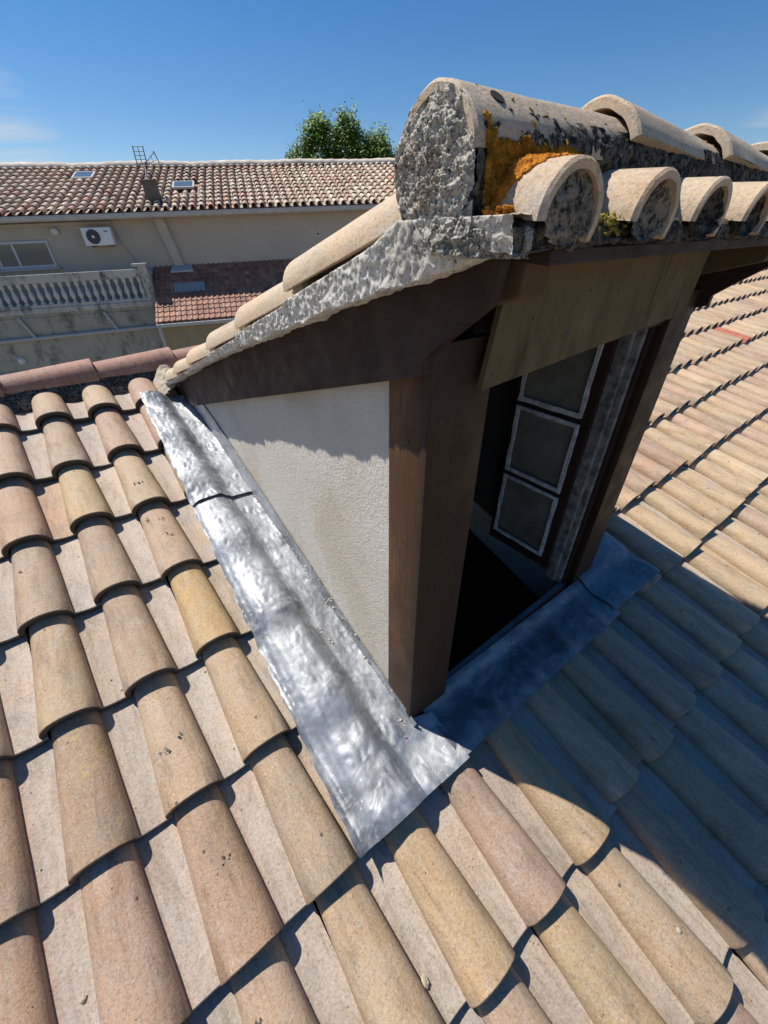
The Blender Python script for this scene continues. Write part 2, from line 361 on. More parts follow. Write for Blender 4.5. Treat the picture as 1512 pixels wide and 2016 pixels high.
def tile_field(cells, ns, pal=PAL, special={}):
    g, f, nu = tile_geom(ns); nv = len(g); V = []; F = []; T = []
    fa = np.array(f)
    rng = random.Random(11)
    for c, j in cells:
        rr = random.Random(c*131+j*17+5)
        p = g.copy()
        for a, b in ((0, 1),): pass
        yaw = rr.gauss(0, .009); ds = rr.gauss(0, .005); dn = rr.gauss(0, .0018); rl = rr.gauss(0, .009)
        u = p[:, 0]-TW/2; s = p[:, 1]
        hs = 1+rr.gauss(0, .03)
        p[:, 2] = np.where(p[:, 2] > .006, p[:, 2]*hs, p[:, 2])
        up = u*math.cos(yaw)-s*math.sin(yaw); sp = u*math.sin(yaw)+s*math.cos(yaw)
        n = p[:, 2]+dn+rl*u
        uu = up+TW/2+c*TW; ss = sp-j*TG+ds
        # slight roughness of hand made clay
        n = n+.0012*np.sin(uu*37+j*3.1)*np.cos(ss*29+c*1.7)
        V.append(np.stack([uu, ss*CA-n*SA, ss*SA+n*CA], 1))
        F.append(fa+len(T)*nv) if fa.ndim == 2 else None
        col = special.get((c, j)) or rr.choice(PALR if c >= 10 and pal is PAL else pal)
        k = 1+rr.gauss(0, .07); kk = np.array(col)*k
        row = np.arange(nv); iu = row % nu
        pan = ((iu > NU_C) & (row < nv-ns-1)).astype(float)
        grey = np.array([.46, .42, .375])*(1+rr.gauss(0, .07)) if rr.random() < .93 else kk*1.05
        cc = kk[None]*(1-.75*pan[:, None])+grey[None]*.75*pan[:, None]
        lip = np.where(row < 3*nu, .16, 1.0); lip = np.where(row < 2*nu, .08, lip)  # tile ends near black: grime plus lap shade put into the colour
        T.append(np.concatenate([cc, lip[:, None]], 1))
    return np.concatenate(V), np.concatenate(F), np.concatenate(T)
def np_mesh(name, V, F, mat, parent, T=None, smooth=True, angle=R(35)):
    me = bpy.data.meshes.new(name); me.vertices.add(len(V)); me.vertices.foreach_set('co', V.astype(np.float32).ravel())
    k = F.shape[1]; me.loops.add(F.size); me.loops.foreach_set('vertex_index', F.astype(np.int32).ravel())
    me.polygons.add(len(F)); me.polygons.foreach_set('loop_start', np.arange(0, F.size, k, dtype=np.int32))
    me.update(calc_edges=True); me.validate(); me.materials.append(mat)
    if T is not None:
        a = me.color_attributes.new('tint', 'FLOAT_COLOR', 'POINT'); a.data.foreach_set('color', T.astype(np.float32).ravel())
    if smooth: me.polygons.foreach_set('use_smooth', [True]*len(me.polygons)); me.set_sharp_from_angle(angle=angle)
    return link(bpy.data.objects.new(name, me), parent)

house = thing('house', label='house in the foreground whose clay tiled roof the dormer stands on', cat='house')
SPEC = {(2, -1): (.44, .325, .165), (1, -3): (.42, .325, .19), (3, 2): (.44, .33, .20), (5, 2): (.46, .34, .20), (4, 3): (.46, .35, .21)}
cells = []; REDC = (30, -2)
for j in range(-5, 9):
    for c in range(-9, 66):
        if dormer_hole(c, j) or (c, j) == REDC: continue
        cells.append((c, j))
near = [(c, j) for c, j in cells if c < 16]; far = [(c, j) for c, j in cells if c >= 16]
Va, Fa, Ta = tile_field(near, 8, special=SPEC)
Vb, Fb, Tb = tile_field(far, 3)
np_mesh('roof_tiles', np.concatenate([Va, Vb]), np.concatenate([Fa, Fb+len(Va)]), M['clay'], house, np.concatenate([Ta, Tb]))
Vr, Fr, Tr = tile_field([REDC], 5)
o = np_mesh('replacement_tile', Vr, Fr, M['red_new'], house); o['label'] = 'single new red tile among the weathered ones'
# deck under the tiles, open beneath the dormer
def quad_roof(u0, u1, s0, s1, n): return [roofpt(u0, s0, n), roofpt(u1, s0, n), roofpt(u1, s1, n), roofpt(u0, s1, n)]
mb = MB()
for u0, u1, s0, s1 in ((-1.95, .93, -2.95, 2.2), (2.02, 14, -2.95, 2.2), (.93, 2.02, -2.95, -.12), (.93, 2.02, 1.75, 2.2)):
    mb.prism(quad_roof(u0, u1, s0, s1, -.075), (0, 0, -.03))
mb.build('roof_deck', M['brown_dark'], house)
mb = MB()
yE, yR = -2.7*CA, 2.15*CA
mb.box(-1.8, 13.9, yE, yE+.3, -6, -1.0); mb.box(-1.8, -1.5, yE, 4.5, -6, -.95); mb.box(13.6, 13.9, yE, 4.5, -6, -.95)
mb.build('outer_wall', M['facade_low'], house)
# far slope behind the ridge
yr, zr = 2.11*CA, 2.11*SA
MB().prism([(-1.95, yr+.02, zr-.03), (14, yr+.02, zr-.03), (14, yr+3.2, zr-1.05), (-1.95, yr+3.2, zr-1.05)], (0, 0, -.06)).build('rear_roof_slope', M['clay_red'], house)
MB().box(-1.8, 13.9, yr+2.9, yr+3.1, -6, zr-1.02).build('rear_wall', M['facade_low'], house)

# ---------------------------------------------------------------- barrels (canal tiles)
def barrel(name, p0, d, up, L, r0, r1, th, mat, parent, a0=-8, a1=188, nl=9, squash=1.0, nt_=22, wob=.0012, tint=None):
    """half round tile; p0 axis point of wide end, d axis direction"""
    p0 = Vector(p0); d = Vector(d).normalized(); up = Vector(up); up = (up-d*up.dot(d)).normalized(); sd_ = d.cross(up)
    v = []; f = []
    seed = p0.x*7+p0.y*3+p0.z
    def ring(x, r, sq=squash):
        out_ = []
        for i in range(nt_+1):
            t = R(a0+(a1-a0)*i/nt_)
            w = wob*noise.noise(Vector((seed+x*9, i*.35, r*20)))
            out_.append(p0+d*x+sd_*(math.cos(t)*(r+w))+up*(math.sin(t)*(r+w)*sq))
        return out_
    rows = [ring(.10, r0-th-.0), ring(0, r0-th), ring(-.0005, r0-.003), ring(.003, r0)]
    for k in range(1, nl+1):
        x = L*k/nl; rows.append(ring(x, r0+(r1-r0)*k/nl))
    rows.append(ring(L+.0005, r1-th)); rows.append(ring(L-.08, r1-th-.001))
    n = nt_+1
    for r_ in rows: v += r_
    for k in range(len(rows)-1):
        for i in range(nt_): f.append((k*n+i, k*n+i+1, (k+1)*n+i+1, (k+1)*n+i))
    # close long edges
    kk = len(rows)
    f.append((1*n, 2*n, 3*n, 0)); 
    for e in (0, n-1):
        f.append((0*n+e, 3*n+e, (kk-3)*n+e, (kk-1)*n+e))
    o = mesh(name, v, f, mat, parent, smooth=True, tint=tint and [tint]*len(v), angle=R(38))
    return o
# main ridge
x = -1.9; k = 0
ridge0 = None
while x < 13.6:
    col = M['clay_red']
    zz = zr+.020
    b = barrel('ridge_tile', (x+.44, yr, zz+.012), (-1, 0, -.03), (0, 0, 1), .47, .088, .076, .013, col, house, a0=-5, a1=185, nl=5, nt_=16)
    x += .40 + (0.0)
MB().box(-1.9, 13.9, yr-.075, yr+.075, zr-.09, zr+.03).build('ridge_mortar', M['mortar_dark'], house, cuts=0)
# lumpy dark mortar in front of the ridge, between the top tile row and ridge tiles
v = []; f = []; nx = 700; 
for i in range(nx+1):
    xx = -1.9+15.7*i/nx
    for q in range(5):
        t = q/4; p = Vector((xx*14, t*3, 2.2)); w = .008*noise.noise(p)+.005*noise.noise(p*2.3)
        v.append((xx, yr-.082-.05*t+w, zr+.030-.075*t+w))
for i in range(nx):
    for q in range(4): a = i*5+q; f.append((a, a+1, a+6, a+5))
mesh('ridge_bedding', v, f, M['mortar_dark'], house, smooth=True)

# ================================================================ DORMER
D = thing('dormer', (0, 0, 0), label='brown timber dormer with one stucco side, an open window and its own small tiled roof', cat='dormer')
YF = lambda x, off=0: -.174+.031*(x-.9)+off
zroof = lambda y, n=0: y*math.tan(PA)+n/CA
# side walls (stucco)
def side_wall(x0, x1, name='side_wall'):
    pts = [(x0, -.10, zroof(-.10)-.30), (x0, 1.92, zroof(1.92)-.30), (x0, 1.92, .54), (x0, -.10, 1.12)]
    return MB().prism(pts, (x1-x0, 0, 0)).build(name, M['stucco'], D)
side_wall(.906, .98); w = side_wall(1.935, 1.99)
# interior lining of the right side, plaster
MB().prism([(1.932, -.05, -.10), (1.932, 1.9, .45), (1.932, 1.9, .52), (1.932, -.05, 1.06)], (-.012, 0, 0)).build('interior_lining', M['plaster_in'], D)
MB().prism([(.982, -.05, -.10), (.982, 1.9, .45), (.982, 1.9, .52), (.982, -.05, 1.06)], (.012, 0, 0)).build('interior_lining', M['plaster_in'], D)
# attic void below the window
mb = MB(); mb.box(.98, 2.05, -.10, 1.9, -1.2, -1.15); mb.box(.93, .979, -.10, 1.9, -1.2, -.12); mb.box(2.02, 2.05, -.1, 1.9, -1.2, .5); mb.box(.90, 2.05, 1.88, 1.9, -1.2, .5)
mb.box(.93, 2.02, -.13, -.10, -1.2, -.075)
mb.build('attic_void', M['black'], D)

# corner posts: inner post + front board
def slope_box(mb, x0, x1, y0, y1, zt, zb0=-.02):
    v = [(x0, y0, zroof(y0)+zb0), (x1, y0, zroof(y0)+zb0), (x1, y1, zroof(y1)+zb0), (x0, y1, zroof(y1)+zb0), (x0, y0, zt), (x1, y0, zt), (x1, y1, zt), (x0, y1, zt)]
    return mb.add(v, [(0, 3, 2, 1), (4, 5, 6, 7), (0, 1, 5, 4), (1, 2, 6, 5), (2, 3, 7, 6), (3, 0, 4, 7)])
mb = MB(); slope_box(mb, .8995, 1.040, -.1535, -.060, 1.03); post = mb.build('corner_post', M['brown'], D, bevel=.003, smooth=True)
post['label'] = 'left corner post with sunlit worn paint'
mb = MB(); slope_box(mb, .897, 1.053, -.175, -.1545, 1.082); mb.build('post_board', M['brown_front'], D, bevel=.002, smooth=True)
mb = MB(); slope_box(mb, 1.872, 1.990, -.1235, -.03, 1.05); mb.build('corner_post', M['brown_front'], D, bevel=.003, smooth=True)
mb = MB(); slope_box(mb, 1.862, 2.004, -.145, -.1245, 1.080); mb.build('post_board', M['brown_front'], D, bevel=.002, smooth=True)

# rake boards, left and right (side fascia under the verge)
def rake(x0, x1):
    pts = [(-.176, 1.040), (-.176, 1.065), (-.205, 1.088), (-.290, 1.150), (-.300, 1.200), (-.24, 1.218), (-.05, 1.155), (.20, 1.075), (.50, .985), (.98, .835), (1.50, .675), (1.90, .555), (1.96, .53), (1.96, .40), (1.42, .556), (.70, .775), (-.056, 1.003)]
    return MB().prism([(x0, y, z) for y, z in pts], (x1-x0, 0, 0)).build('rake_board', M['brown_dark'], D, bevel=.002)
rake(.876, .8965); rake(2.005, 2.026)
# rafter tails
mb = MB(); mb.prism([(.925, -.298, 1.155), (.925, -.302, 1.205), (.925, 0, 1.24), (.925, 0, 1.08)], (.055, 0, 0)); mb.build('rafter_tail', M['bare_wood'], D, bevel=.003)
mb = MB(); mb.prism([(1.93, -.28, 1.155), (1.93, -.29, 1.205), (1.93, 0, 1.24), (1.93, 0, 1.08)], (.055, 0, 0)); mb.build('rafter_tail', M['bare_wood'], D, bevel=.003)
# lintel beam, soffit, roof boarding
mb = MB(); mb.box(1.04, 1.87, -.13, -.05, 1.0, 1.19); mb.build('lintel', M['brown_dark'], D)
mb = MB(); mb.prism([(.905, -.345, 1.193), (2.10, -.345, 1.197), (2.10, -.12, 1.216), (.905, -.12, 1.212)], (0, 0, .016)); mb.build('eave_board', M['brown_dark'], D, bevel=.002)
mb = MB(); mb.prism([(.835, -.34, 1.2095), (2.12, -.34, 1.2095), (2.12, -.24, 1.236), (.835, -.24, 1.236)], (0, 0, .012))
mb.prism([(.885, -.24, 1.20), (2.10, -.24, 1.20), (2.10, 1.93, .515), (.885, 1.93, .515)], (0, 0, .025))
mb.build('roof_boarding', M['brown_dark'], D)
# fascia board (olive plywood)
A_ = [(.992, 1.000), (1.878, 1.034), (1.905, 1.186), (1.030, 1.183)]
A_ = [(.998, .997), (1.862, 1.033), (1.885, 1.186), (1.034, 1.183)]
pts = [(x, YF(x, -.028), z) for x, z in A_]
MB().prism(pts, (0, .012, 0)).build('fascia_board', M['olive'], D, bevel=.0015)
for x_, z_ in ((1.025, 1.02), (1.12, 1.10), (1.25, 1.06), (1.42, 1.12), (1.55, 1.06), (1.70, 1.08), (1.84, 1.05), (1.30, 1.13)):
    mb = MB(); mb.tube((x_, YF(x_, -.0295), z_), (x_, YF(x_, -.026), z_), .0028, 8); mb.build('screw', M['grille'], D)

# window: frame at the right jamb, sill, open casement
mb = MB()
mb.box(1.842, 1.868, -.115, -.045, -.06, 1.0); mb.build('window_frame', M['brown_dark'], D, bevel=.003)
mb = MB(); mb.box(1.822, 1.8415, -.105, -.065, -.04, 1.0); mb.box(1.803, 1.8215, -.085, -.045, -.03, 1.0); mb.build('window_frame', M['jamb'], D, bevel=.004)
mb = MB(); mb.box(1.05, 1.066, -.12, -.05, -.06, 1.0); mb.build('window_frame', M['brown_dark'], D, bevel=.003)
mb = MB(); mb.prism([(1.05, -.145, -.052), (1.865, -.120, -.045), (1.865, -.100, -.042), (1.05, -.122, -.047)], (0, 0, -.05)); mb.build('window_sill', M['lead2'], D, bevel=.004)
sash = MB()
y0s, y1s = -.045, .272; zb, ztp = .020, 1.02
def sashbox(mb, ya, yb, za, zb_, x0=1.790, x1=1.822): mb.box(x0, x1, ya, yb, za, zb_)
sash.box(1.790, 1.820, y0s, -.010, zb, ztp); sash.box(1.790, 1.820, .246, y1s, zb, ztp)
zs = [(.075, .372), (.395, .672), (.697, .960)]
sash.box(1.791, 1.819, -.010, .246, zb, .070); sash.box(1.791, 1.819, -.010, .246, .955, ztp)
for za in (.382, .684): sash.box(1.793, 1.817, -.010, .246, za-.010, za+.010)
so = sash.build('casement', M['brown_dark'], D, bevel=.002)
for (za, zb_) in ((.070, .372), (.392, .674), (.694, .955)):
    # white putty beads round each pane
    mb = MB(); t_ = .014
    mb.box(1.784, 1.7895, -.012, -.012+t_, za, zb_); mb.box(1.784, 1.7895, .248-t_, .250, za, zb_)
    mb.box(1.784, 1.7895, -.003, .2385, za, za+t_+.004); mb.box(1.784, 1.7895, -.003, .2385, zb_-t_, zb_)
    mb.build('putty_bead', M['putty'], so, cuts=6, noise_amt=.0035, nscale=45, smooth=True)
    MB().box(1.800, 1.804, -.010, .246, za, zb_).build('pane', M['glass'], so)

# ---------------------------------------------------------------- lead flashing
def flash(name, uf, s0, s1, nu, ns, hf, mat, label, th=.0018, seed=0.0):
    """draped sheet; uf(s)->(u_outer,u_inner); hf(u,s,v)->height above roof plane"""
    v = []; f = []
    for k in range(ns+1):
        s = s0+(s1-s0)*k/ns; ua, ub = uf(s)
        for i in range(nu+1):
            q = i/nu; u = ua+(ub-ua)*q
            v.append(roofpt(u, s, hf(u, s, q)))
    n = nu+1
    for k in range(ns):
        for i in range(nu): a = k*n+i; f.append((a, a+1, a+n+1, a+n))
    # underside for real thickness
    b0 = len(v); 
    for (x_, y_, z_) in list(v): v.append((x_, y_+th*SA, z_-th))
    f += [tuple(b0+i for i in reversed(q)) for q in f[:nu*ns]]
    rim = [i for i in range(n)]+[k*n+nu for k in range(1, ns+1)]+[ns*n+i for i in range(nu-1, -1, -1)]+[k*n for k in range(ns-1, 0, -1)]
    for a, b in zip(rim, rim[1:]+rim[:1]): f.append((b, a, b0+a, b0+b))
    o = mesh(name, v, f, mat, D, smooth=True, angle=R(50)); o['label'] = label; return o
def sm(a, b, x): t = max(0, min(1, (x-a)/(b-a))); return t*t*(3-2*t)
_dc = {}
def mxh(u, k):
    key = (round(u, 3), k)
    if key not in _dc: _dc[key] = sum(w_*max(tile_height(min(u+e_+g_, .80), k*.02+d_) for d_ in (-.03, -.01, .01, .02) for g_ in (-.022, 0, .022)) for e_, w_ in ((-.02, .25), (0, .5), (.02, .25)))
    return _dc[key]
def drape_h(u, s):
    # tile surface bridged and rounded over the laps
    x = s/.02; k = math.floor(x); f_ = x-k; a = 0; wt = 0
    for d_ in range(-4, 6):
        w = math.exp(-((d_-f_)/2.4)**2); a += w*mxh(u, k+d_); wt += w
    return max(a/wt+.014, tile_height(u, s)+.004)
def side_h(u, s, q, lift=0.0, x_wall=.9):
    h_ = drape_h(min(u, .81), s)
    ch = .010+.010*noise.noise(Vector((u*6, s*5, 1)))
    k = sm(.745, .865, u)
    h_ = h_*(1-k)+ch*k
    cr = .0065*noise.noise(Vector((u*15, s*11, 3+lift*50)))+.0045*abs(noise.noise(Vector((u*34, s*24, 9))))+.0010*noise.noise(Vector((u*110, s*70, 5)))
    h_ += .026*sm(-.24, -.35, s)*k
    ed = math.exp(-((q)/.07)**2)
    h_ += abs(cr)*.9+cr*.4*(1-ed)+ed*(.003+.005*math.sin(s*95)*noise.noise(Vector((s*9, 0, 2))))
    return h_+lift
def inner_u(s): return .893
def outer_u(s): return .573+.103*(s+.36)/2.13+.006*noise.noise(Vector((s*6, 1, 1)))+.0025*math.sin(s*60)
# lower long sheet, upper lapped sheet
flash('side_flashing', lambda s: (outer_u(s), inner_u(s)), -.362, 1.02, 60, 240, lambda u, s, q: side_h(u, s, q), M['lead'], 'long crumpled lead sheet beside the stucco wall')
flash('side_flashing', lambda s: (outer_u(s)-.004+.02*sm(1.1, .97, s)*0, inner_u(s)), .975-.0, 1.80, 60, 140, lambda u, s, q: side_h(u, s, q, .0075+.004*math.exp(-((s-.975)/.03)**2)), M['lead'], 'upper lapped lead sheet near the ridge')
# upstand against the wall
v = []; f = []; ns = 160
for k in range(ns+1):
    s = -.20+2.02*k/ns; y_ = s*CA; up_ = .035+.085*sm(-.1, 1.5, s)
    for q in range(4):
        t = q/3; n_ = .008+t*up_; w_ = .0016*noise.noise(Vector((s*20, t*2, 4)))
        p = roofpt(.893+.007*t+w_, s, n_); v.append(p)
for k in range(ns):
    for q in range(3): a = k*4+q; f.append((a, a+1, a+5, a+4))
mesh('flashing_upstand', v, f, M['lead'], D, smooth=True)
# corner tongue running under the post to the lower edge
def tongue(u, s, q): return .016+.024*sm(-.24, -.35, s)+.004*noise.noise(Vector((u*16, s*16, 8)))+.002*noise.noise(Vector((u*50, s*50, 2)))+.006*sm(-.30, -.36, s)
flash('side_flashing', lambda s: (.86, .894+(.976-.894)*sm(-.17, -.20, s)*1.0+.0), -.363, -.168, 20, 30, tongue, M['lead'], 'bright corner of lead sheet at the foot of the left post')
# front apron, two sheets
def apron(u, s, q, lift=0.0):
    bul = .026*max(0, math.cos((u-.075-4*TW)*2*math.pi/TW))**1.2*sm(-.19, -.32, s)
    h_ = .007+bul*.6+.006*noise.noise(Vector((u*7, s*9, 4)))+.003*noise.noise(Vector((u*22, s*30, 7)))+lift
    return h_+.028*sm(-.20, -.33, s)+.010*sm(-.2, -.16, s)+.022*sm(2.08, 2.15, u)*sm(2.30, 2.2, u)
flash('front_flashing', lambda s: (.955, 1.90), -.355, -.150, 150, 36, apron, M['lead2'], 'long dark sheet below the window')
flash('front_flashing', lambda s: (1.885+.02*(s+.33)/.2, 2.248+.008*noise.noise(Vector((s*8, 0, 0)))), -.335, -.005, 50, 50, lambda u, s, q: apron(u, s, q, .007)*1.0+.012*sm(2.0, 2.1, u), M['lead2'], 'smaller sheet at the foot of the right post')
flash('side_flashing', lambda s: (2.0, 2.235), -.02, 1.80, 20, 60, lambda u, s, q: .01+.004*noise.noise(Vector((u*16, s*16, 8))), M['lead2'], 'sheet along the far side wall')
# mortar blobs at post foot
def lumps(name, pts, r0, r1, mat, parent, flat=.6, seed=1, sub=1, n_off=0):
    rr = random.Random(seed); bm0 = bmesh.new(); bmesh.ops.create_icosphere(bm0, subdivisions=sub, radius=1); bv = [v.co.copy() for v in bm0.verts]; bf = [tuple(v.index for v in f.verts) for f in bm0.faces]; bm0.free()
    V = []; F = []
    for p, nrm in pts:
        r = rr.uniform(r0, r1); q = Vector(nrm).normalized().to_track_quat('Z', 'Y'); ax = rr.uniform(.6, 1.4); rot = Matrix.Rotation(rr.uniform(0, 6.28), 3, 'Z')
        k = len(V)
        for b in bv:
            c = rot @ Vector((b.x*ax, b.y/ax, b.z*flat))*r*(1+.35*rr.uniform(-1, 1))
            V.append(Vector(p)+q @ c)
        F += [tuple(i+k for i in t) for t in bf]
    o = mesh(name, V, F, mat, parent); o['kind'] = 'stuff'; return o
rr = random.Random(3)
pts = [(roofpt(.875+rr.gauss(0, .02), -.165+rr.gauss(0, .02), .014), (0, 0, 1)) for _ in range(40)]
pts += [(roofpt(.79+rr.gauss(0, .008)+.03*math.sin(s_*9), s_, .014), (0, 0, 1)) for s_ in [rr.uniform(-.33, .25) for _ in range(60)]]
for _ in range(260):
    s_ = rr.uniform(-.12, 1.7); pts.append((roofpt(.902-abs(rr.gauss(0, .008)), s_, .012+(.035+.085*sm(-.1, 1.5, s_))*rr.random()**3), (-.3, 0, 1)))
lumps('mortar_crumbs', pts, .0010, .005, M['mortar_sand'], D, .5, 4)
# nail heads on posts
for x_, z_ in ((.93, .95), (1.02, .80), (.94, .52), (1.01, .25), (1.90, .9), (1.96, .5)):
    mb = MB(); yy = YF(x_, -.0012) if x_ < 1.5 else -.1452; mb.tube((x_, yy-.0012, z_), (x_, yy+.001, z_), .0032, 8); mb.build('nail', M['grille'], D)
for y_, z_ in ((-.12, .90), (-.10, .62), (-.13, .33), (-.09, .12)):
    mb = MB(); mb.tube((.8975, y_, z_), (.900, y_, z_), .003, 8); mb.build('nail', M['grille'], D)
for z_ in (.20, .80):
    mb = MB(); mb.tube((1.815, -.062, z_), (1.815, -.062, z_+.07), .006, 10); mb.build('hinge', M['steel'], D)

# ---------------------------------------------------------------- dormer roof tiles
RZ, RY, RR = 1.287, -.236, .0625
def zrear(y): return 1.188-.33*y
pitch = .187; xs = [.883+pitch*i for i in range(7)]
rdir = Vector((0, -1, .33)).normalized()
for i, xc in enumerate(xs):
    r_ = random.Random(i+40)
    for k, ye in enumerate((.165, .50, .835, 1.17, 1.505, 1.83)):
        R0 = .0635
        jit = r_.gauss(0, .002)
        p0 = (xc+jit, ye, zrear(ye)+.004)
        L = .40 if k else .36
        barrel('cover_tile', p0, rdir+Vector((r_.gauss(0, .01), 0, -.035)), (0, 0, 1), L, R0, .052, .012, M['clay_cream'], D, a0=0, a1=180, nl=8, squash=.92, nt_=20)
# channels between covers at the rear (seen edge on)
for xc in xs[:-1]:
    mb = MB(); mb.prism([(xc+.03, -.22, zrear(-.22)-.018), (xc+.165, -.22, zrear(-.22)-.018), (xc+.165, 1.93, zrear(1.93)-.018), (xc+.03, 1.93, zrear(1.93)-.018)], (0, 0, .008)); mb.build('channel_tile', M['clay_cream'], D)
# front covers
xf = [.898, 1.078, 1.257, 1.435, 1.615, 1.795, 1.975]
for i, xc in enumerate(xf):
    r_ = random.Random(i+80)
    barrel('cover_tile', (xc, -.365+r_.gauss(0, .002), 1.2355), (r_.gauss(0, .01), 1, .09), (0, 0, 1), .15, .0545, .049, .011, M['clay_cream'], D, a0=-26, a1=182, nl=8, squash=.90, nt_=22)
    # mortar plug inside the end
    v = []; f = []
    nr, na = 12, 44
    rec = (-.002, .012, .026, .030, .028, .030, .030)[i]
    for a in range(nr+1):
        for b in range(na+1):
            t = R(360*b/na-90); sn = math.sin(t); q_ = a/nr
            rr_ = .0445*q_ if sn > 0 else .0445*q_*(1-.18*(-sn))
            p = Vector((xc*60+math.cos(t)*q_*3.2, sn*q_*3.2, 1+i)); w = .005*noise.noise(p)+.0035*noise.noise(p*2.3)+.002*noise.noise(p*5)
            v.append((xc+rr_*math.cos(t)*(1+.06*noise.noise(p)), -.3625+w+rec*(1-q_**3), 1.2355+rr_*sn*(.93 if sn > 0 else .62)))
    for a in range(nr):
        for b in range(na): q = a*(na+1)+b; f.append((q, q+1, q+na+2, q+na+1))
    mesh('mortar_plug', v, f, M['mortar_plug_grey'] if i < 2 else M['mortar_dark'], D, smooth=True)
for i in range(len(xf)-1):
    xa, xb = xf[i]+.040, xf[i+1]-.040
    mb = MB(); mb.prism([(xa, -.345, 1.230), (xb, -.345, 1.230), (xb, -.22, 1.238), (xa, -.22, 1.238)], (0, 0, .009)); mb.build('channel_tile', M['clay_cream'], D, bevel=.002)
# mortar line beneath the front covers: lumpy band
def lump_surface(name, fn, nu, nv, mat, amp, sc, parent=D, oct2=.5, fine=.25):
    """fn(a,b)->(point, normal); displaced outward by noise"""
    v = []; f = []
    for i in range(nu+1):
        for j in range(nv+1):
            p, n_ = fn(i/nu, j/nv); p = Vector(p); n_ = Vector(n_)
            q = p*sc; w = 1.3*noise.noise(q*.22)+noise.noise(q)+oct2*noise.noise(q*2.3)+fine*noise.noise(q*5.7)+.5*fine*noise.noise(q*12)
            v.append(p+n_*w*amp)
    for i in range(nu):
        for j in range(nv): a = i*(nv+1)+j; f.append((a, a+1, a+nv+2, a+nv+1))
    return mesh(name, v, f, mat, parent, smooth=True)
def band(a, b):
    x_ = .835+1.31*a
    prof = [(-.24, 1.214), (-.340, 1.208), (-.351, 1.213), (-.350, 1.228), (-.338, 1.236), (-.25, 1.240)]
    t = b*(len(prof)-1); k = min(int(t), len(prof)-2); t -= k
    y_ = prof[k][0]*(1-t)+prof[k+1][0]*t; z_ = prof[k][1]*(1-t)+prof[k+1][1]*t
    return (x_, y_, z_), (0, -.8, -.2 if b < .5 else .3)
lump_surface('eave_mortar', band, 500, 24, M['mortar_dark'], .008, 34, fine=.45)
# end cap of the band at the verge
# ridge tiles
rx = [.820, 1.112, 1.425, 1.735, 2.045]
for i, x_ in enumerate(rx):
    zc = RZ+(.004 if i else 0)
    r0 = RR+(.009 if i else 0)
    L = .345
    o = barrel('ridge_tile', (x_, RY, zc+(.006 if i else 0)), (1, 0, (.012 if i == 0 else -.032)), (0, 0, 1), L, r0, RR-.004, .0095 if i == 0 else .0125, M['clay_cream'], D, a0=(22 if i else 6), a1=184, nl=10, nt_=30, wob=.002)
    if i == 0: o['label'] = 'end ridge tile with a bolt hole, edged with lichen'
# bolt hole
t = R(62); mb = MB(); c = Vector((.868, RY-RR*math.cos(R(52))*.985, RZ+RR*math.sin(R(52))*.985)); nrm = Vector((0, -math.cos(R(52)), math.sin(R(52))))
mb.tube(c-nrm*.004, c+nrm*.0012, .0085, 18); mb.build('bolt_hole', M['black'], D)
# mortar face closing the ridge end and running down to the verge
def endface(a, b):
    # polar grid: a radial, b angular, stretched below
    t = R(-90+360*b); r = a
    ex = .0590+.004*noise.noise(Vector((math.cos(t)*2.5, math.sin(t)*2.5, 7))); 
    cx_, sz = math.cos(t), math.sin(t)
    top = ex if sz > 0 else .062
    y_ = RY+r*ex*cx_*(1.0 if sz > 0 else 1.0+.14*min(1, -sz*2.5)); z_ = RZ+r*top*sz
    return (.8195-.006*(1-a*a), y_, z_), (-1, 0, 0)
lump_surface('ridge_end_mortar', endface, 70, 260, M['mortar'], .0042, 95, fine=.55)
# body of mortar beneath ridge tiles, front side and rear side
def ridge_side(sgn):
    P_ = [(.048, .040), (.060, .022), (.0625, -.004), (.058, -.048)]
    def fn(a, b):
        x_ = .824+1.30*a; t = b*3; k = min(2, int(t)); t -= k
        return (x_, RY+sgn*(P_[k][0]*(1-t)+P_[k+1][0]*t), RZ+P_[k][1]*(1-t)+P_[k+1][1]*t), (0, sgn, 0)
    return fn
lump_surface('ridge_bedding', ridge_side(-1), 500, 26, M['mortar_dark'], .0035, 80, fine=.5)
lump_surface('ridge_bedding', ridge_side(1), 200, 8, M['mortar'], .006, 40)
# verge mortar: stepped band along the left edge, thick outward face
def verge(x_face, side=-1):
    _s = [(-.345, 1.246, 1.206), (-.30, 1.250, 1.208), (-.24, 1.262, 1.200), (-.17, 1.246, 1.178), (-.10, 1.224, 1.152)]
    yk = [.165, .50, .835, 1.17, 1.505, 1.83]
    n = 1000
    prof = []
    for k in range(n+1):
        y_ = -.355+(1.90+.355)*(k/n)
        seg = next((q for q in range(len(yk)) if y_ < yk[q]), len(yk)-1)
        y1 = yk[seg]; L = .335
        # top follows the lower edge of the cover above it, stepping down at each lap
        zt = zrear(y1)+.33*(y1-y_)*.93-.010
        if y_ < -.12: zt = zt+(1.240-zt)*sm(-.12, -.20, y_)
        zb = 1.122-.285*y_ if y_ > -.05 else 1.122-.285*y_
        if y_ < -.05: zb = 1.136-.26*(y_+.05)+0; 
        if y_ < -.2: zb = 1.175+(1.208-1.175)*sm(-.2, -.33, y_)
        zb = max(zb, zroof(y_)+.02) + .010*noise.noise(Vector((y_*14, 0, 3)))+.006*noise.noise(Vector((y_*40, 0, 3)))
        prof.append((y_, zt, min(zb, zt-.012), seg))
    return prof
PR = verge(.815)
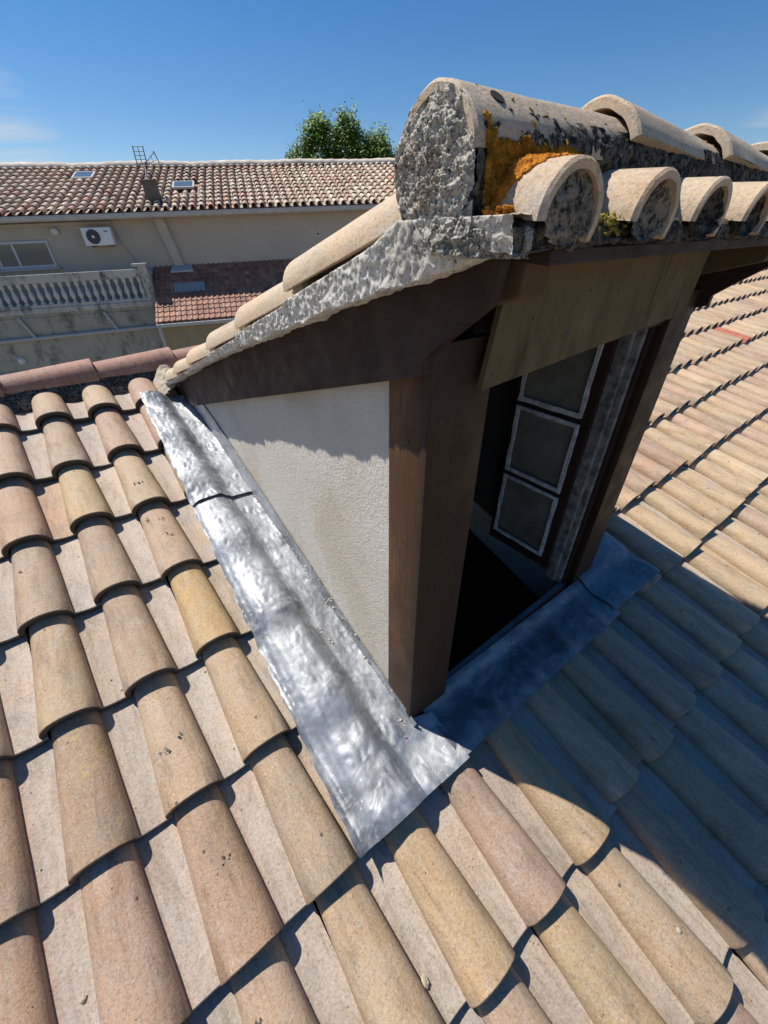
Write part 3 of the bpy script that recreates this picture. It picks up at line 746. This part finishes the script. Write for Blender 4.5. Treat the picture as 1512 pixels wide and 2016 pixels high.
def verge_fn(a, b):
    k = min(int(a*(len(PR)-1)+.5), len(PR)-1); y_, zt, zb, seg = PR[k]
    # b: 0 inner top, .15 outer top, .75 outer bottom, 1 under
    xo = .818-.004*(seg % 2)
    if b < .2: t = b/.2; x_ = .86+(xo-.86)*t; z_ = zt-.001*t; n_ = (-.2, 0, .6)
    elif b < .8: t = (b-.2)/.6; x_ = xo+.006*t; z_ = zt+(zb-zt)*t; n_ = (-1, 0, 0)
    else: t = (b-.8)/.2; x_ = xo+.006+(.885-xo)*t; z_ = zb+.004*t; n_ = (0, 0, -.6)
    return (x_, y_, z_), n_
lump_surface('verge_mortar', verge_fn, 1000, 34, M['mortar_verge'], .0028, 110, fine=.5)
def verge_right(a, b):
    p, n_ = verge_fn(a, b); return (2.945-p[0], p[1], p[2]), (-n_[0], n_[1], n_[2])
lump_surface('verge_mortar', verge_right, 200, 10, M['mortar_verge'], .004, 45)
# corner lump joining ridge end, verge and eave
def corner(a, b):
    th = R(-100+200*a)    # wraps from rear side over the face to the front
    # vertical coordinate
    z_ = 1.205+.062*b
    pts_ = [(.87, -.175), (.826, -.19), (.817, -.25), (.820, -.315), (.828, -.345), (.845, -.360)]
    t = a*(len(pts_)-1); k = min(int(t), len(pts_)-2); t -= k
    x_ = pts_[k][0]*(1-t)+pts_[k+1][0]*t; y_ = pts_[k][1]*(1-t)+pts_[k+1][1]*t
    cl = Vector((.88, -.25, 0)); n_ = (Vector((x_, y_, 0))-cl).normalized()
    ins = .03*max(0, b-.75)/.25
    p = Vector((x_, y_, z_-(.0 if b > .1 else 0)))-n_*ins
    if y_ < -.3: p.z = 1.203+.034*b
    return p, n_
lump_surface('corner_mortar', corner, 220, 60, M['mortar'], .0062, 60, fine=.55)
# mortar where the dormer roof dies into the main roof
def patch(a, b):
    u = .775+.14*a; s = 1.80+.17*b; n_ = .030+.055*math.sin(math.pi*min(1, a*1.1))*(.4+.6*b)+.05*a
    return roofpt(u, s, n_), (0, -SA, CA)
lump_surface('mortar_patch', patch, 36, 36, M['mortar_sand'], .008, 40)
# wispy render left on the wall near the top
# ---------------------------------------------------------------- lichen
rr = random.Random(9); pts = []
def patchy(p, th=.0, sc=26): return noise.noise(Vector(p)*sc)+.5*noise.noise(Vector(p)*sc*2.5) > th
n_ = 0
while n_ < 2200:
    x_ = .835+abs(rr.gauss(0, .10)); b = rr.random()**.8
    if x_ > 1.06: continue
    zt_ = RZ+.038*(1-sm(.86, 1.05, x_)*.9)
    z_ = 1.252+(zt_-1.252)*b
    dz = z_-RZ
    y_ = RY-(math.sqrt(max(0, RR**2-dz*dz)) if dz > 0 else .064)-.001
    if z_ > RZ+.012 and not patchy((x_, y_, z_), -.05+.2*(x_-.85)/.1): continue
    if not patchy((x_, y_, z_+2), -.35): continue
    pts.append(((x_, y_, z_), (0, -1, .2 if dz < 0 else dz/.06))); n_ += 1
for _ in range(60):
    t = R(rr.uniform(15, 75)); x_ = rr.uniform(.84, 1.75); pts.append(((x_, RY-RR*.97*math.cos(t), RZ+RR*.97*math.sin(t)), (0, -math.cos(t), math.sin(t))))
lumps('lichen_patch', pts, .0010, .0042, M['lichen_y'], D, .8, 5)
pts = []; n_ = 0
while n_ < 2000:
    t = rr.uniform(80, 178); x_ = .898+.0525*math.cos(R(t)); yy = rr.uniform(-.363, -.285)
    # only the back left corner of the first cover
    lim = -.338+.050*((t-95)/83)**.0*0
    edge = -.352+.047*((t-80)/98)
    if yy < edge+.006*noise.noise(Vector((t*.15, yy*60, 0))): continue
    z_ = 1.2355+.0525*math.sin(R(t))*.92+.07*(yy+.365)
    pts.append(((x_, yy, z_+.001), (math.cos(R(t)), 0, math.sin(R(t))))); n_ += 1
for _ in range(350):
    x_ = rr.uniform(.832, .87); pts.append(((x_, -.300-.035*rr.random(), 1.240+.006*rr.random()), (0, -.3, 1)))
lumps('lichen_patch', pts, .0010, .0036, M['lichen_o'], D, .75, 6)
pts = []
for _ in range(420):
    x_ = rr.uniform(.945, 1.035) ; pts.append(((x_, -.348-.016*rr.random()**2+.02*rr.random(), 1.222+.020*rr.random()), (0, -1, .6)))
lumps('moss_patch', pts, .0010, .0030, M['lichen_m'], D, .6, 7)
pts = [((.824, -.216+rr.gauss(0, .004), 1.262+rr.gauss(0, .005)), (-1, 0, 0)) for _ in range(50)]
lumps('lichen_patch', pts, .0008, .0022, M['lichen_o'], D, .6, 8)
# ================================================================ NEIGHBOUR HOUSE
HB = (2.49, 14.92, 0.0); HROT = (0, R(-1.3), R(-22.5))
NH = thing('neighbour_house', HB, HROT, label='long beige rendered house with tiled roof across the gap behind the ridge', cat='house')
ZG = 1.66
MB().box(-9, 16, 0, .3, -8, ZG+.10).build('front_wall', M['facade'], NH)
MB().box(-9, 16, 7.7, 8, -8, ZG+.10).add([], []).build('rear_wall', M['facade'], NH)
mb = MB()
for x_ in (-9, 15.7): mb.prism([(x_, .3, -8), (x_, 7.7, -8), (x_, 7.7, ZG+.1), (x_, 4, ZG+1.3), (x_, .3, ZG+.1)], (.3, 0, 0))
mb.build('gable_wall', M['facade'], NH)
# roof
RP = R(17.2); rc_, rs_ = math.cos(RP), math.sin(RP)
def hroof(u, s, n, s_tot=4.55): return (u, -.36+s*rc_-n*rs_, ZG+.16+s*rs_+n*rc_)
def canal_roof(name, u0, u1, rows, pit, gauge, fn, pal, parent, mat, rad=.082, skip=lambda u, s: False, low=8, seed=2, taper=None):
    V = []; F = []; T = []; rr = random.Random(seed); nt_ = low
    ncol = int((u1-u0)/pit)
    for c in range(ncol):
        uc = u0+pit*(c+.5)+rr.gauss(0, .006)
        for k in range(rows):
            s0 = k*gauge+rr.gauss(0, .012); s1 = s0+gauge+.05
            if skip(uc, s0+.15): continue
            r0, r1 = rad*(1+rr.gauss(0, .03)), rad*.82
            col = rr.choice(pal); kk = 1+rr.gauss(0, .12); b = len(V)
            du = rr.gauss(0, .01)
            rows_ = [(s0+.03, r0*.80, .02), (s0, r0*.80, .02), (s0, r0, .02), (s0+.02, r0*1.0, .02), (s1, r1, -.012)]
            for (s_, r_, nb) in rows_:
                for i in range(nt_+1):
                    t = math.pi*i/nt_; V.append(fn(uc+du*(s_-s0)/gauge-math.cos(t)*r_, s_, nb+math.sin(t)*r_*.95)); T.append((*[x*kk for x in col], 1))
            n = nt_+1
            for q in range(4):
                for i in range(nt_): a = b+q*n+i; F.append((a, a+1, a+n+1, a+n))
            # channel tile at the right of the cover
            b = len(V); col = rr.choice(pal)
            for (s_, nb) in ((s0, -.012), (s0+.001, .004), (s1, -.022)):
                for i in range(4):
                    q = i/3; V.append(fn(uc+pit/2-.07+.14*q, s_, nb-.02*math.sin(math.pi*q))); T.append((*[x*.75 for x in col], 1))
            for q in range(2):
                for i in range(3): a = b+q*4+i; F.append((a, a+1, a+5, a+4))
    return np_mesh(name, np.array(V), np.array(F), mat, parent, np.array(T), angle=R(50))
FP = [(.50, .42, .31), (.56, .48, .37), (.46, .36, .27), (.60, .52, .41), (.52, .37, .29), (.45, .38, .29), (.50, .30, .22), (.40, .33, .26), (.55, .44, .35), (.58, .50, .40)]
sky1 = (-.88, -.30, 3.02, 3.70); sky2 = (2.06, 2.68, 1.76, 2.42)
def skp(u, s):
    for a, b, c_, d_ in (sky1, sky2):
        if a-.05 < u < b+.05 and c_-.12 < s < d_+.02: return True
    return False
canal_roof('roof', -9.2, 16.2, 12, .235, .375, hroof, FP, NH, M['clay_far'], skip=skp)
mb = MB(); mb.prism([hroof(-9.2, .05, -.05), hroof(16.2, .05, -.05), hroof(16.2, 4.6, -.05), hroof(-9.2, 4.6, -.05)], (0, 0, -.05))
a_ = hroof(0, 4.6, -.05); mb.prism([(-9.2, a_[1], a_[2]), (16.2, a_[1], a_[2]), (16.2, a_[1]+4.4, a_[2]-1.35), (-9.2, a_[1]+4.4, a_[2]-1.35)], (0, 0, -.05))
mb.build('roof_deck', M['clay_red'], NH)
# pale ridge cap, wavy
v = []; f = []; n = 260
for i in range(n+1):
    x_ = -9.2+25.4*i/n; wob = .035*noise.noise(Vector((x_*.55, 0, 0)))+.018*noise.noise(Vector((x_*2.2, 3, 0))); lap = .018*((x_*2.4) % 1)
    for q in range(9):
        t = math.pi*q/8; p = hroof(x_, 4.58, 0); v.append((x_, p[1]-math.cos(t)*.24, p[2]-.03+math.sin(t)*(.15+lap)+wob))
for i in range(n):
    for q in range(8): a = i*9+q; f.append((a, a+1, a+10, a+9))
mesh('ridge_cap', v, f, plain('pale_ridge_mortar', (.60, .52, .42, 1), .9, bumpS=.6, bscale=30, var=.25, vs=3), NH, smooth=True)
# gutter with joints
v = []; f = []; gx = -9.1; mb = MB()
while gx < 9.6:
    w = .50
    prof = [(-.36, .115), (-.45, .115), (-.455, .08), (-.44, .02), (-.40, -.01), (-.33, -.01), (-.31, .03)]
    P = [(gx, y_, ZG+z_) for y_, z_ in prof]; mb.prism(P, (w-.012, 0, 0)); mb.box(gx+w-.012, gx+w, -.448, -.32, ZG-.003, ZG+.108); gx += w
mb.build('gutter', M['gutter'], NH)
mb = MB(); mb.box(9.2, 16, -.50, -.33, ZG-.05, ZG+.06); mb.build('gutter', M['gutter'], NH, bevel=.01)
mb = MB(); mb.box(-9, .42, -.10, -.01, ZG-.10, ZG-.03); mb.build('wall_moulding', M['facade'], NH)
# boxed downpipe
mb = MB(); mb.prism([(1.53, -.14, ZG-.01), (1.80, -.14, ZG-.01), (2.02, -.14, .52), (1.76, -.14, .52)], (0, .139, 0)); mb.build('boxed_downpipe', M['facade'], NH, bevel=.01)
mb = MB(); mb.prism([(1.62, -.35, .36), (2.25, -.35, .36), (2.22, -.02, .50), (1.68, -.02, .50)], (0, 0, .05)); mb.build('pipe_flashing', M['gutter'], NH, bevel=.01)
# small vents
for x_, z_ in ((6.10, 1.13),):
    mb = MB(); mb.box(x_-.06, x_+.06, -.02, -.001, z_-.07, z_+.07); q = mb.build('wall_vent', M['frame'], NH, bevel=.01)
    mb = MB(); mb.tube((x_, -.026, z_), (x_, -.0205, z_), .035, 12); mb.build('opening', M['grille'], q)
# sliding window
def window(x0, x1, z0, z1, mids, yy=-.03):
    fr = MB(); t = .05
    fr.box(x0, x1, yy-.02, -.002, z0, z0+t); fr.box(x0, x1, yy-.02, -.002, z1-t, z1); fr.box(x0, x0+t, yy-.019, -.003, z0+t, z1-t); fr.box(x1-t, x1, yy-.019, -.003, z0+t, z1-t)
    for m_ in mids: fr.box(m_-.03, m_+.03, yy-.03, -.004, z0+t, z1-t)
    o = fr.build('window', M['frame'], NH)
    xs_ = [x0+t]+list(mids)+[x1-t]
    for a, b in zip(xs_, xs_[1:]): MB().box(a, b, yy-.008, yy+.004, z0+t, z1-t).build('pane', M['winglass'], o)
    return o
window(-4.0, -1.33, .66, 1.26, [-2.66, -2.20])
mb = MB(); mb.box(-4.1, -1.25, -.10, -.001, .60, .655); mb.build('window_sill', M['gutter'], NH)
# skylights
for (a, b, c_, d_) in (sky1, sky2):
    mb = MB(); n0, n1 = .02, .075
    def hb(u0, u1, s0, s1, na, nb): mb.add([hroof(u, s, n) for n in (na, nb) for (u, s) in ((u0, s0), (u1, s0), (u1, s1), (u0, s1))], [(0, 3, 2, 1), (4, 5, 6, 7), (0, 1, 5, 4), (1, 2, 6, 5), (2, 3, 7, 6), (3, 0, 4, 7)])
    hb(a, b, c_, c_+.06, n0, n1); hb(a, b, d_-.06, d_, n0, n1); hb(a, a+.05, c_+.06, d_-.06, n0, n1-.002); hb(b-.05, b, c_+.06, d_-.06, n0, n1-.002); hb((a+b)/2-.02, (a+b)/2+.02, c_+.06, d_-.06, n0, n1-.004)
    s_ = mb.build('skylight', M['gutter'], NH)
    mb = MB(); hb(a+.05, b-.05, c_+.06, d_-.06, n0+.03, n0+.06); mb.build('pane', M['winglass'], s_)
# small chimney stack on the slope, dark
mb = MB(); p = hroof(.0, .55, 0); q = hroof(0, .95, 0)
mb.box(1.46, 1.80, p[1], q[1], p[2]-.1, p[2]+.46); mb.box(1.43, 1.83, p[1]-.03, q[1]+.03, p[2]+.46, p[2]+.50)
ch = mb.build('chimney', facade('dark_chimney_render', (.11, .095, .075, 1), (.17, .15, .12, 1), .5), NH)
# far rust red box
p = hroof(7.75, 1.3, 0); mb = MB(); mb.box(9.12, 9.5, p[1], p[1]+.3, p[2]-.1, p[2]+.42); mb.box(9.09, 9.53, p[1]-.03, p[1]+.33, p[2]+.42, p[2]+.46); mb.build('chimney', M['rust'], NH)

# neighbour-frame things share the same base placement
HM = Matrix.Translation(HB) @ Matrix.Rotation(R(-22.5), 4, 'Z') @ Matrix.Rotation(R(-1.3), 4, 'Y')
def at_house(name, x_, y_, z_, **k):
    o = thing(name, HM @ Vector((x_, y_, z_)), HROT, **k); return o
# air conditioner
ac = at_house('air_conditioner', .06, -.30, 1.09, label='white outdoor air conditioning unit with a round fan grille, on the beige wall', cat='air conditioner')
mb = MB(); mb.box(-.36, .36, -.12, .14, 0, .40); mb.build('casing', M['white'], ac, bevel=.015, smooth=True)
mb = MB(); mb.tube((-.10, -.135, .20), (-.10, -.1205, .20), .165, 28); g_ = mb.build('fan_grille', M['grille'], ac)
mb = MB()
for r_ in (.05, .09, .13, .16):
    for i in range(28):
        a, b = 2*math.pi*i/28, 2*math.pi*(i+1)/28
        mb.tube((-.10+r_*math.cos(a), -.139, .20+r_*math.sin(a)), (-.10+r_*math.cos(b), -.139, .20+r_*math.sin(b)), .0025, 4)
mb.build('guard_ring', M['steel'], g_)
mb = MB(); mb.tube((-.10, -.150, .20), (-.10, -.136, .20), .035, 14); mb.build('hub', M['white'], g_)
mb = MB(); mb.box(.19, .29, -.1235, -.1205, .30, .322); mb.build('badge', M['grille'], ac)
for x_ in (-.22, .22):
    mb = MB(); mb.box(x_-.02, x_+.02, -.10, .28, -.03, -.001); mb.build('bracket', M['grille'], ac)
mb = MB(); mb.box(-.40, -.33, .20, .29, .42, .49)
# cable conduit beside the unit
cd = at_house('cable', 0, 0, 0, label='thin grey cable running down the beige wall below the air conditioning unit', cat='cable')
mb = MB(); mb.tube((.40, -.02, ZG-.10), (.56, -.02, 1.05), .016, 8); mb.tube((.56, -.02, 1.05), (.86, -.02, .45), .012, 8); mb.build('conduit', M['pvc'], cd)
# wall lamp
wl = at_house('wall_lamp', -1.05, -.0, 1.46, label='small round white lamp under the gutter, between window and air conditioning unit', cat='wall lamp')
mb = MB(); mb.tube((0, 0, .05), (0, -.05, .05), .05, 14); mb.build('base', M['white'], wl)
mb = MB(); mb.tube((0, -.05, .04), (.03, -.13, -.03), .065, 14, .085); mb.build('lamp_head', M['white'], wl, smooth=True)
# antenna
an = at_house('antenna', 1.36, -.36+2.3*rc_, ZG+.2, label='dark rooftop television antenna on a stayed mast above the tiles', cat='antenna'); an.scale = (.85, .85, .85); an.location.z += .22
mb = MB(); mb.tube((0, -1.1, -.35), (-.12, 1.2, 1.25), .022, 8); mb.build('mast', M['steel'], an)
mb = MB(); mb.tube((-.10, 1.1, 1.15), (.30, .5, .2), .008, 6); mb.tube((-.10, 1.1, 1.15), (-.32, .6, .3), .008, 6); mb.build('stay', M['steel'], an)
mb = MB(); zc = 1.42
for x_ in (-.40, -.06): mb.tube((x_, 1.2, zc-.22), (x_+.02, 1.2, zc+.28), .018, 6)
mb.tube((-.22, 1.2, zc-.25), (-.22, 1.2, zc+.26), .012, 6)
for z_ in (-.20, -.09, .02, .13, .26): mb.tube((-.40, 1.2, zc+z_), (-.06, 1.2, zc+z_), .009, 6)
mb.build('grid_panel', M['steel'], an)
mb = MB(); mb.tube((-.12, 1.2, 1.22), (.28, 1.2, 1.52), .012, 6); mb.tube((-.12, 1.2, 1.20), (.36, 1.2, 1.32), .012, 6)
mb.tube((.28, 1.2, 1.56), (.38, 1.2, 1.22), .018, 6); mb.tube((.14, 1.2, 1.43), (.18, 1.2, 1.24), .010, 6); mb.tube((.02, 1.2, 1.33), (.04, 1.2, 1.22), .010, 6); mb.build('yagi_arm', M['steel'], an)

# ---------------------------------------------------------------- terrace with balustrade
TR = at_house('terrace', 0, 0, 0, label='grey stained terrace block with a stone balustrade in front of the beige house', cat='terrace')
XE = 1.12; YT = -1.0
MB().box(-9, XE, YT, -.003, -8, -.36).build('terrace_wall', M['facade_low'], TR)
mb = MB(); mb.box(-9, XE+.02, YT-.05, -.004, -.36, -.24); mb.build('slab', M['concrete'], TR, bevel=.008)
mb = MB(); mb.box(-9, XE-.14, YT-.02, YT+.14, .34, .535); mb.box(XE-.14, XE+.0, YT+.14, -.01, .34, .50); mb.build('handrail', M['concrete'], TR, bevel=.01)
mb = MB(); mb.box(-9, XE-.14, YT-.02, YT+.13, -.24, -.16); mb.build('plinth', M['concrete'], TR, bevel=.006)
mb = MB(); mb.box(XE-.19, XE+.03, YT-.03, YT+.19, -.24, .60); mb.box(XE-.32, XE+.06, YT-.06, YT+.24, .60, .66); mb.build('end_post', M['concrete'], TR, bevel=.01)
prof = [(.062, 0), (.062, .04), (.034, .05), (.030, .08), (.052, .13), (.066, .18), (.062, .22), (.040, .30), (.028, .36), (.034, .39), (.052, .42), (.055, .46), (.055, .50)]
mb = MB(); mb.lathe(prof, (0, 0, 0), 14); b0 = mb.build('baluster', M['baluster'], TR, smooth=True, angle=R(50))
nb = 0; x_ = XE-.27
b0.location = (x_, YT+.06, -.16)
while x_ > -6.4:
    x_ -= .198; copyobj(b0, TR, (x_, YT+.06, -.16)); nb += 1
for y_ in (-.72, -.52, -.32, -.12): copyobj(b0, TR, (XE-.07, y_, -.18))
# plumbing on the terrace wall
pp = at_house('drain_pipe', 0, 0, 0, label='grey plastic drain pipe with two slanting branches below the balustrade', cat='pipe')
mb = MB(); yp = YT-.055; mb.tube((-6, yp, -1.03), (1.00, yp, -.90), .052, 12); mb.tube((1.00, yp, -.90), (1.09, yp, -1.02), .052, 12); mb.tube((1.09, yp, -1.02), (1.12, yp, -3.2), .045, 12); mb.build('main_pipe', M['pvc'], pp, smooth=True)
for xa, xb in ((-2.44, -2.24), (-.30, -.08)):
    mb = MB(); mb.tube((xa, yp-.01, -.42), (xb, yp-.0, -.97), .042, 10); mb.tube((xa+.13, yp, -.80), (xa+.15, yp, -.84), .05, 10); mb.build('branch_pipe', M['pvc'], pp, smooth=True)
mb = MB()
for x_ in (-1.2, .55): mb.tube((x_, yp, -1.03+(x_+6)*.0186), (x_+.02, yp, -1.03+(x_+6)*.0186), .062, 12)
mb.build('collar', M['pvc'], pp)
mb = MB(); mb.box(-9, XE, YT-.02, YT-.001, -.52, -.46); mb.build('drip_ledge', M['facade_low'], TR)
wl = at_house('wall_lamp', -2.90, YT, -1.50, label='round chrome lamp on the stained wall below the drain pipe', cat='wall lamp')
mb = MB(); mb.tube((0, 0, 0), (0, -.04, 0), .11, 18); mb.build('rim', M['gutter'], wl, bevel=.006)
mb = MB(); mb.tube((0, -.04, 0), (0, -.09, 0), .07, 16, .04); mb.build('bulb_cover', M['white'], wl, smooth=True)
mb = MB(); mb.tube((-1.2, -.01, -.02), (-.11, -.015, 0), .010, 6); mb.build('cable', M['gutter'], wl)
mb = MB(); mb.tube((.69, YT-.003, -1.36), (.69, YT-.012, -1.36), .06, 16); mb.build('round_vent', M['facade'], TR)
mb = MB(); mb.prism([(-4.2, YT-.03, -2.10), (-1.98, YT-.03, -2.02), (-1.98, YT-.03, -1.72), (-4.2, YT-.03, -1.84)], (0, .028, 0)); mb.build('window_surround', M['gutter'], TR)
mb = MB(); mb.box(-3.2, -2.2, YT-.035, YT-.031, -2.1, -1.93); mb.build('window_opening', M['winglass'], TR)

# ---------------------------------------------------------------- lean-to
LT = at_house('lean_to', 0, 0, 0, label='low outbuilding with red clay tile roof beside the terrace', cat='outbuilding')
LA = math.atan2(1.18, 1.95); lc, ls = math.cos(LA), math.sin(LA)
def lroof(u, s, n): return (u, -.02-s*lc-n*ls*-1*-1, .50-s*ls+n*lc)
RL = 2.28
RP_ = [(.30, .12, .07), (.34, .15, .09), (.25, .10, .065), (.38, .20, .13), (.32, .15, .10), (.20, .095, .065)]
V = []; F = []; T = []; rr = random.Random(5); pit = .15; g_ = .19
for c in range(int(5.9/pit)):
    u0 = 1.15+c*pit
    for k in range(12):
        s1 = (k+1)*g_; s0 = k*g_-.04; b = len(V); col = rr.choice(RP_); kk = 1+rr.gauss(0, .1)
        sk = 1 if (1.62+.0 < u0 < 2.55 and 4 <= k <= 5) else 0
        if sk: continue
        for (s_, nb) in ((s0, 0), (s1-.004, .022), (s1, .018), (s1, .0)):
            for (du, dn) in ((0, .0), (.03, .022), (.06, .022), (.085, .002), (.148, .002)): V.append(lroof(u0+du, s_, nb+dn)); T.append((*[x*kk for x in col], 1))
        for q in range(3):
            for i in range(4): a = b+q*5+i; F.append((a, a+1, a+6, a+5))
np_mesh('roof', np.array(V), np.array(F), M['clay_far'], LT, np.array(T), angle=R(30))
mb = MB(); mb.prism([lroof(1.15, 0, -.02), lroof(7.05, 0, -.02), lroof(7.05, RL, -.02), lroof(1.15, RL, -.02)], (0, 0, -.05)); mb.build('roof_deck', M['clay_red'], LT)
v = []; f = []
for i in range(61):
    u = 1.60+i*.0155
    for s_ in (.74, 1.16): v.append(lroof(u, s_, .022+.010*math.sin(i*1.05)))
for i in range(60): a = 2*i; f.append((a, a+2, a+3, a+1))
mesh('translucent_panel', v, f, M['poly'], LT, smooth=True)
e_ = lroof(0, RL, 0)
mb = MB(); mb.box(1.15, 7.05, e_[1]-.09, e_[1]+.01, e_[2]-.12, e_[2]-.04); mb.build('gutter', M['gutter'], LT, bevel=.01)
MB().box(1.15, 7.05, e_[1]+.12, -.003, -8, e_[2]-.07).build('wall', facade('ochre_wall', (.30, .25, .15, 1), (.36, .30, .19, 1), .2), LT)
mb = MB(); mb.tube((1.22, e_[1]-.06, e_[2]-.10), (1.22, e_[1]+.06, e_[2]-3), .045, 10); mb.build('downpipe', M['pvc'], LT)

# ---------------------------------------------------------------- tree beyond the house
def tree(loc, blobs, nleaf, label, seed=1, ls_=.20):
    t = thing('tree', loc, label=label, cat='tree'); rr = random.Random(seed)
    mb = MB(); mb.tube((0, 0, 0), (0, 0, 6), .35, 10, .22)
    for cx_, cy_, cz_, rx_, ry_, rz_ in blobs: mb.tube((0, 0, 5.5), (cx_*.8, cy_*.8, cz_-rz_*.3), .14, 7, .03)
    mb.build('trunk', M['bark'], t)
    V = []; F = []; T = []
    tot = sum(b[3]*b[4]*b[5] for b in blobs)
    for (cx_, cy_, cz_, rx_, ry_, rz_) in blobs:
        cl = int(max(60, 60*rx_*ry_*rz_/tot*9))
        cs = []
        for _ in range(cl):
            d = Vector((rr.gauss(0, 1), rr.gauss(0, 1), rr.gauss(0, 1))).normalized()*rr.uniform(.35, 1)**.6
            cs.append((Vector((cx_+d.x*rx_, cy_+d.y*ry_, cz_+d.z*rz_)), rr.uniform(.30, .55), rr.random()))
        n = int(nleaf*rx_*ry_*rz_/tot)
        for _ in range(n):
            c_, cr_, ct = rr.choice(cs); d = Vector((rr.gauss(0, .5), rr.gauss(0, .5), rr.gauss(0, .6)))*cr_
            p = c_+d; sz = ls_*rr.uniform(.6, 1.3)
            a = Vector((rr.gauss(0, 1), rr.gauss(0, 1), rr.gauss(0, 1))).normalized(); b = a.orthogonal().normalized()*.6
            k = len(V); V += [p-a*sz*.5, p+b*sz*.5, p+a*sz*.5, p-b*sz*.5]; F.append((k, k+1, k+2, k+3))
            tv = min(1, max(0, ct*.6+rr.random()*.4)); T += [(tv, tv, tv, 1)]*4
    me = np_mesh('crown', np.array([tuple(v) for v in V]), np.array(F), M['leaf'], t, np.array(T), smooth=False)
    return t
# right / forward axes for the crown's spread, in world metres
rx_ = Vector((.80, -.60, 0))
def bl(a, z, r, rz): v_ = rx_*a; return (v_.x, v_.y, z, r, r, rz)
tree((20.85, 30.45, -6.9), [bl(-1.6, 12.6, 1.0, 1.9), bl(-1.5, 13.9, .6, .7), bl(.3, 12.7, 1.0, 1.9), bl(.35, 13.9, .65, .8), bl(1.4, 12.2, 1.1, 1.5), bl(2.3, 12.3, 1.0, 1.5), bl(3.1, 11.6, 1.0, 1.6),
      bl(-2.8, 11.9, .9, 1.4), bl(-3.2, 10.9, .9, 1.3), bl(-1.0, 11.3, 1.5, 1.5), bl(.8, 11.2, 1.6, 1.5), bl(2.2, 10.8, 1.5, 1.4), bl(3.4, 10.2, 1.0, 1.2), bl(-2.2, 10.2, 1.6, 1.2), bl(0, 9.2, 3.2, 1.5)], 170000, 'broad green leafy tree rising beyond the far roof ridge', 3)

# ---------------------------------------------------------------- distant pale building at the right
db = thing('distant_building', (25.5, 3.6, -6), (0, 0, R(15)), label='pale low building in the distance at the right edge', cat='building')
MB().box(-2, 8, -8, 8, 0, 6.55).build('wall', plain('pale_wall', (.55, .56, .55, 1), .9), db)
MB().box(-2.2, 8.2, -8.2, 8.2, 6.55, 7.25).build('roof', plain('tan_roof', (.42, .33, .22, 1), .9), db)

# grit lodged along the channels
rr = random.Random(21); gp = []
for _ in range(520):
    c = rr.randint(-4, 14); j = rr.randint(-5, 4)
    if dormer_hole(c, j) or (c == 3 and j <= 0): continue
    du = rr.choice([.153+abs(rr.gauss(0, .006)), TW-abs(rr.gauss(0, .006)), rr.uniform(.15, .21)]); s_ = -j*TG+rr.uniform(.01, .34)
    gp.append((roofpt(c*TW+du, s_, tile_height(c*TW+du, s_)+.0008), (0, 0, 1)))
lumps('grit', gp, .0008, .0028, M['mortar_sand'], house, .6, 31)
rr = random.Random(22); gp = []
for _ in range(300):
    c = rr.randint(-4, 40); j = rr.randint(-5, 4)
    if dormer_hole(c, j): continue
    k = rr.randint(1, 5); u0 = c*TW+rr.uniform(.03, .12); s0 = -j*TG+rr.uniform(.03, .33)
    if c == 3 and j <= 0: continue
    for _ in range(k):
        u_, s_ = u0+rr.gauss(0, .006), s0+rr.gauss(0, .006); gp.append((roofpt(u_, s_, tile_height(u_, s_)+.0003), (0, 0, 1)))
lumps('lichen_spots', gp, .0015, .0042, M['mortar_dark'], house, .22, 33)
# ---------------------------------------------------------------- loose bits on the tiles
def roof_stuff(name, u, s, r, mat, label, cat, group, seed):
    h_ = tile_height(u, s)
    o = thing(name, roofpt(u, s, h_+r*.35), label=label, cat=cat, group=group)
    return o
def chip(u, s, r, label, seed, flat=.55):
    h_ = tile_height(u, s); p = Vector(roofpt(u, s, h_+r*.35)); rr = random.Random(seed)
    bm = bmesh.new(); bmesh.ops.create_icosphere(bm, subdivisions=2, radius=r)
    for v_ in bm.verts: v_.co = Vector((v_.co.x*rr.uniform(1.2, 1.25), v_.co.y, v_.co.z*flat))*(1+.35*noise.noise(v_.co/r*1.3+Vector((seed, 0, 0))))
    me = bpy.data.meshes.new('mortar_chip'); bm.to_mesh(me); bm.free(); me.materials.append(M['mortar_sand'])
    o = bpy.data.objects.new('mortar_chip', me); o.location = p; o.rotation_euler = (PA, 0, rr.uniform(0, 3)); S.collection.objects.link(o)
    tag(o, label, 'mortar chip', 'mortar chips lying on the tiles')
CH = [(.579, -.632, .0095), (-.022, -.21, .0060), (.785, -.60, .0050), (1.156, -.952, .0060)]
CL = ['largest pale mortar chip, lying on a tile near the bottom edge of the photo', 'small white mortar chip in a tile channel at the bottom left corner', 'small pale mortar chip on the tiles just below the lead sheet corner', 'pale mortar chip on the golden tile at the lower right']
for (u, s_, r_), l_ in zip(CH, CL): chip(u, s_, r_, l_, int(u*100)+3)
g = MB().box(-400, 400, -400, 400, -6.3, -6.0).build('ground', M['ground']); g['kind'] = 'structure'
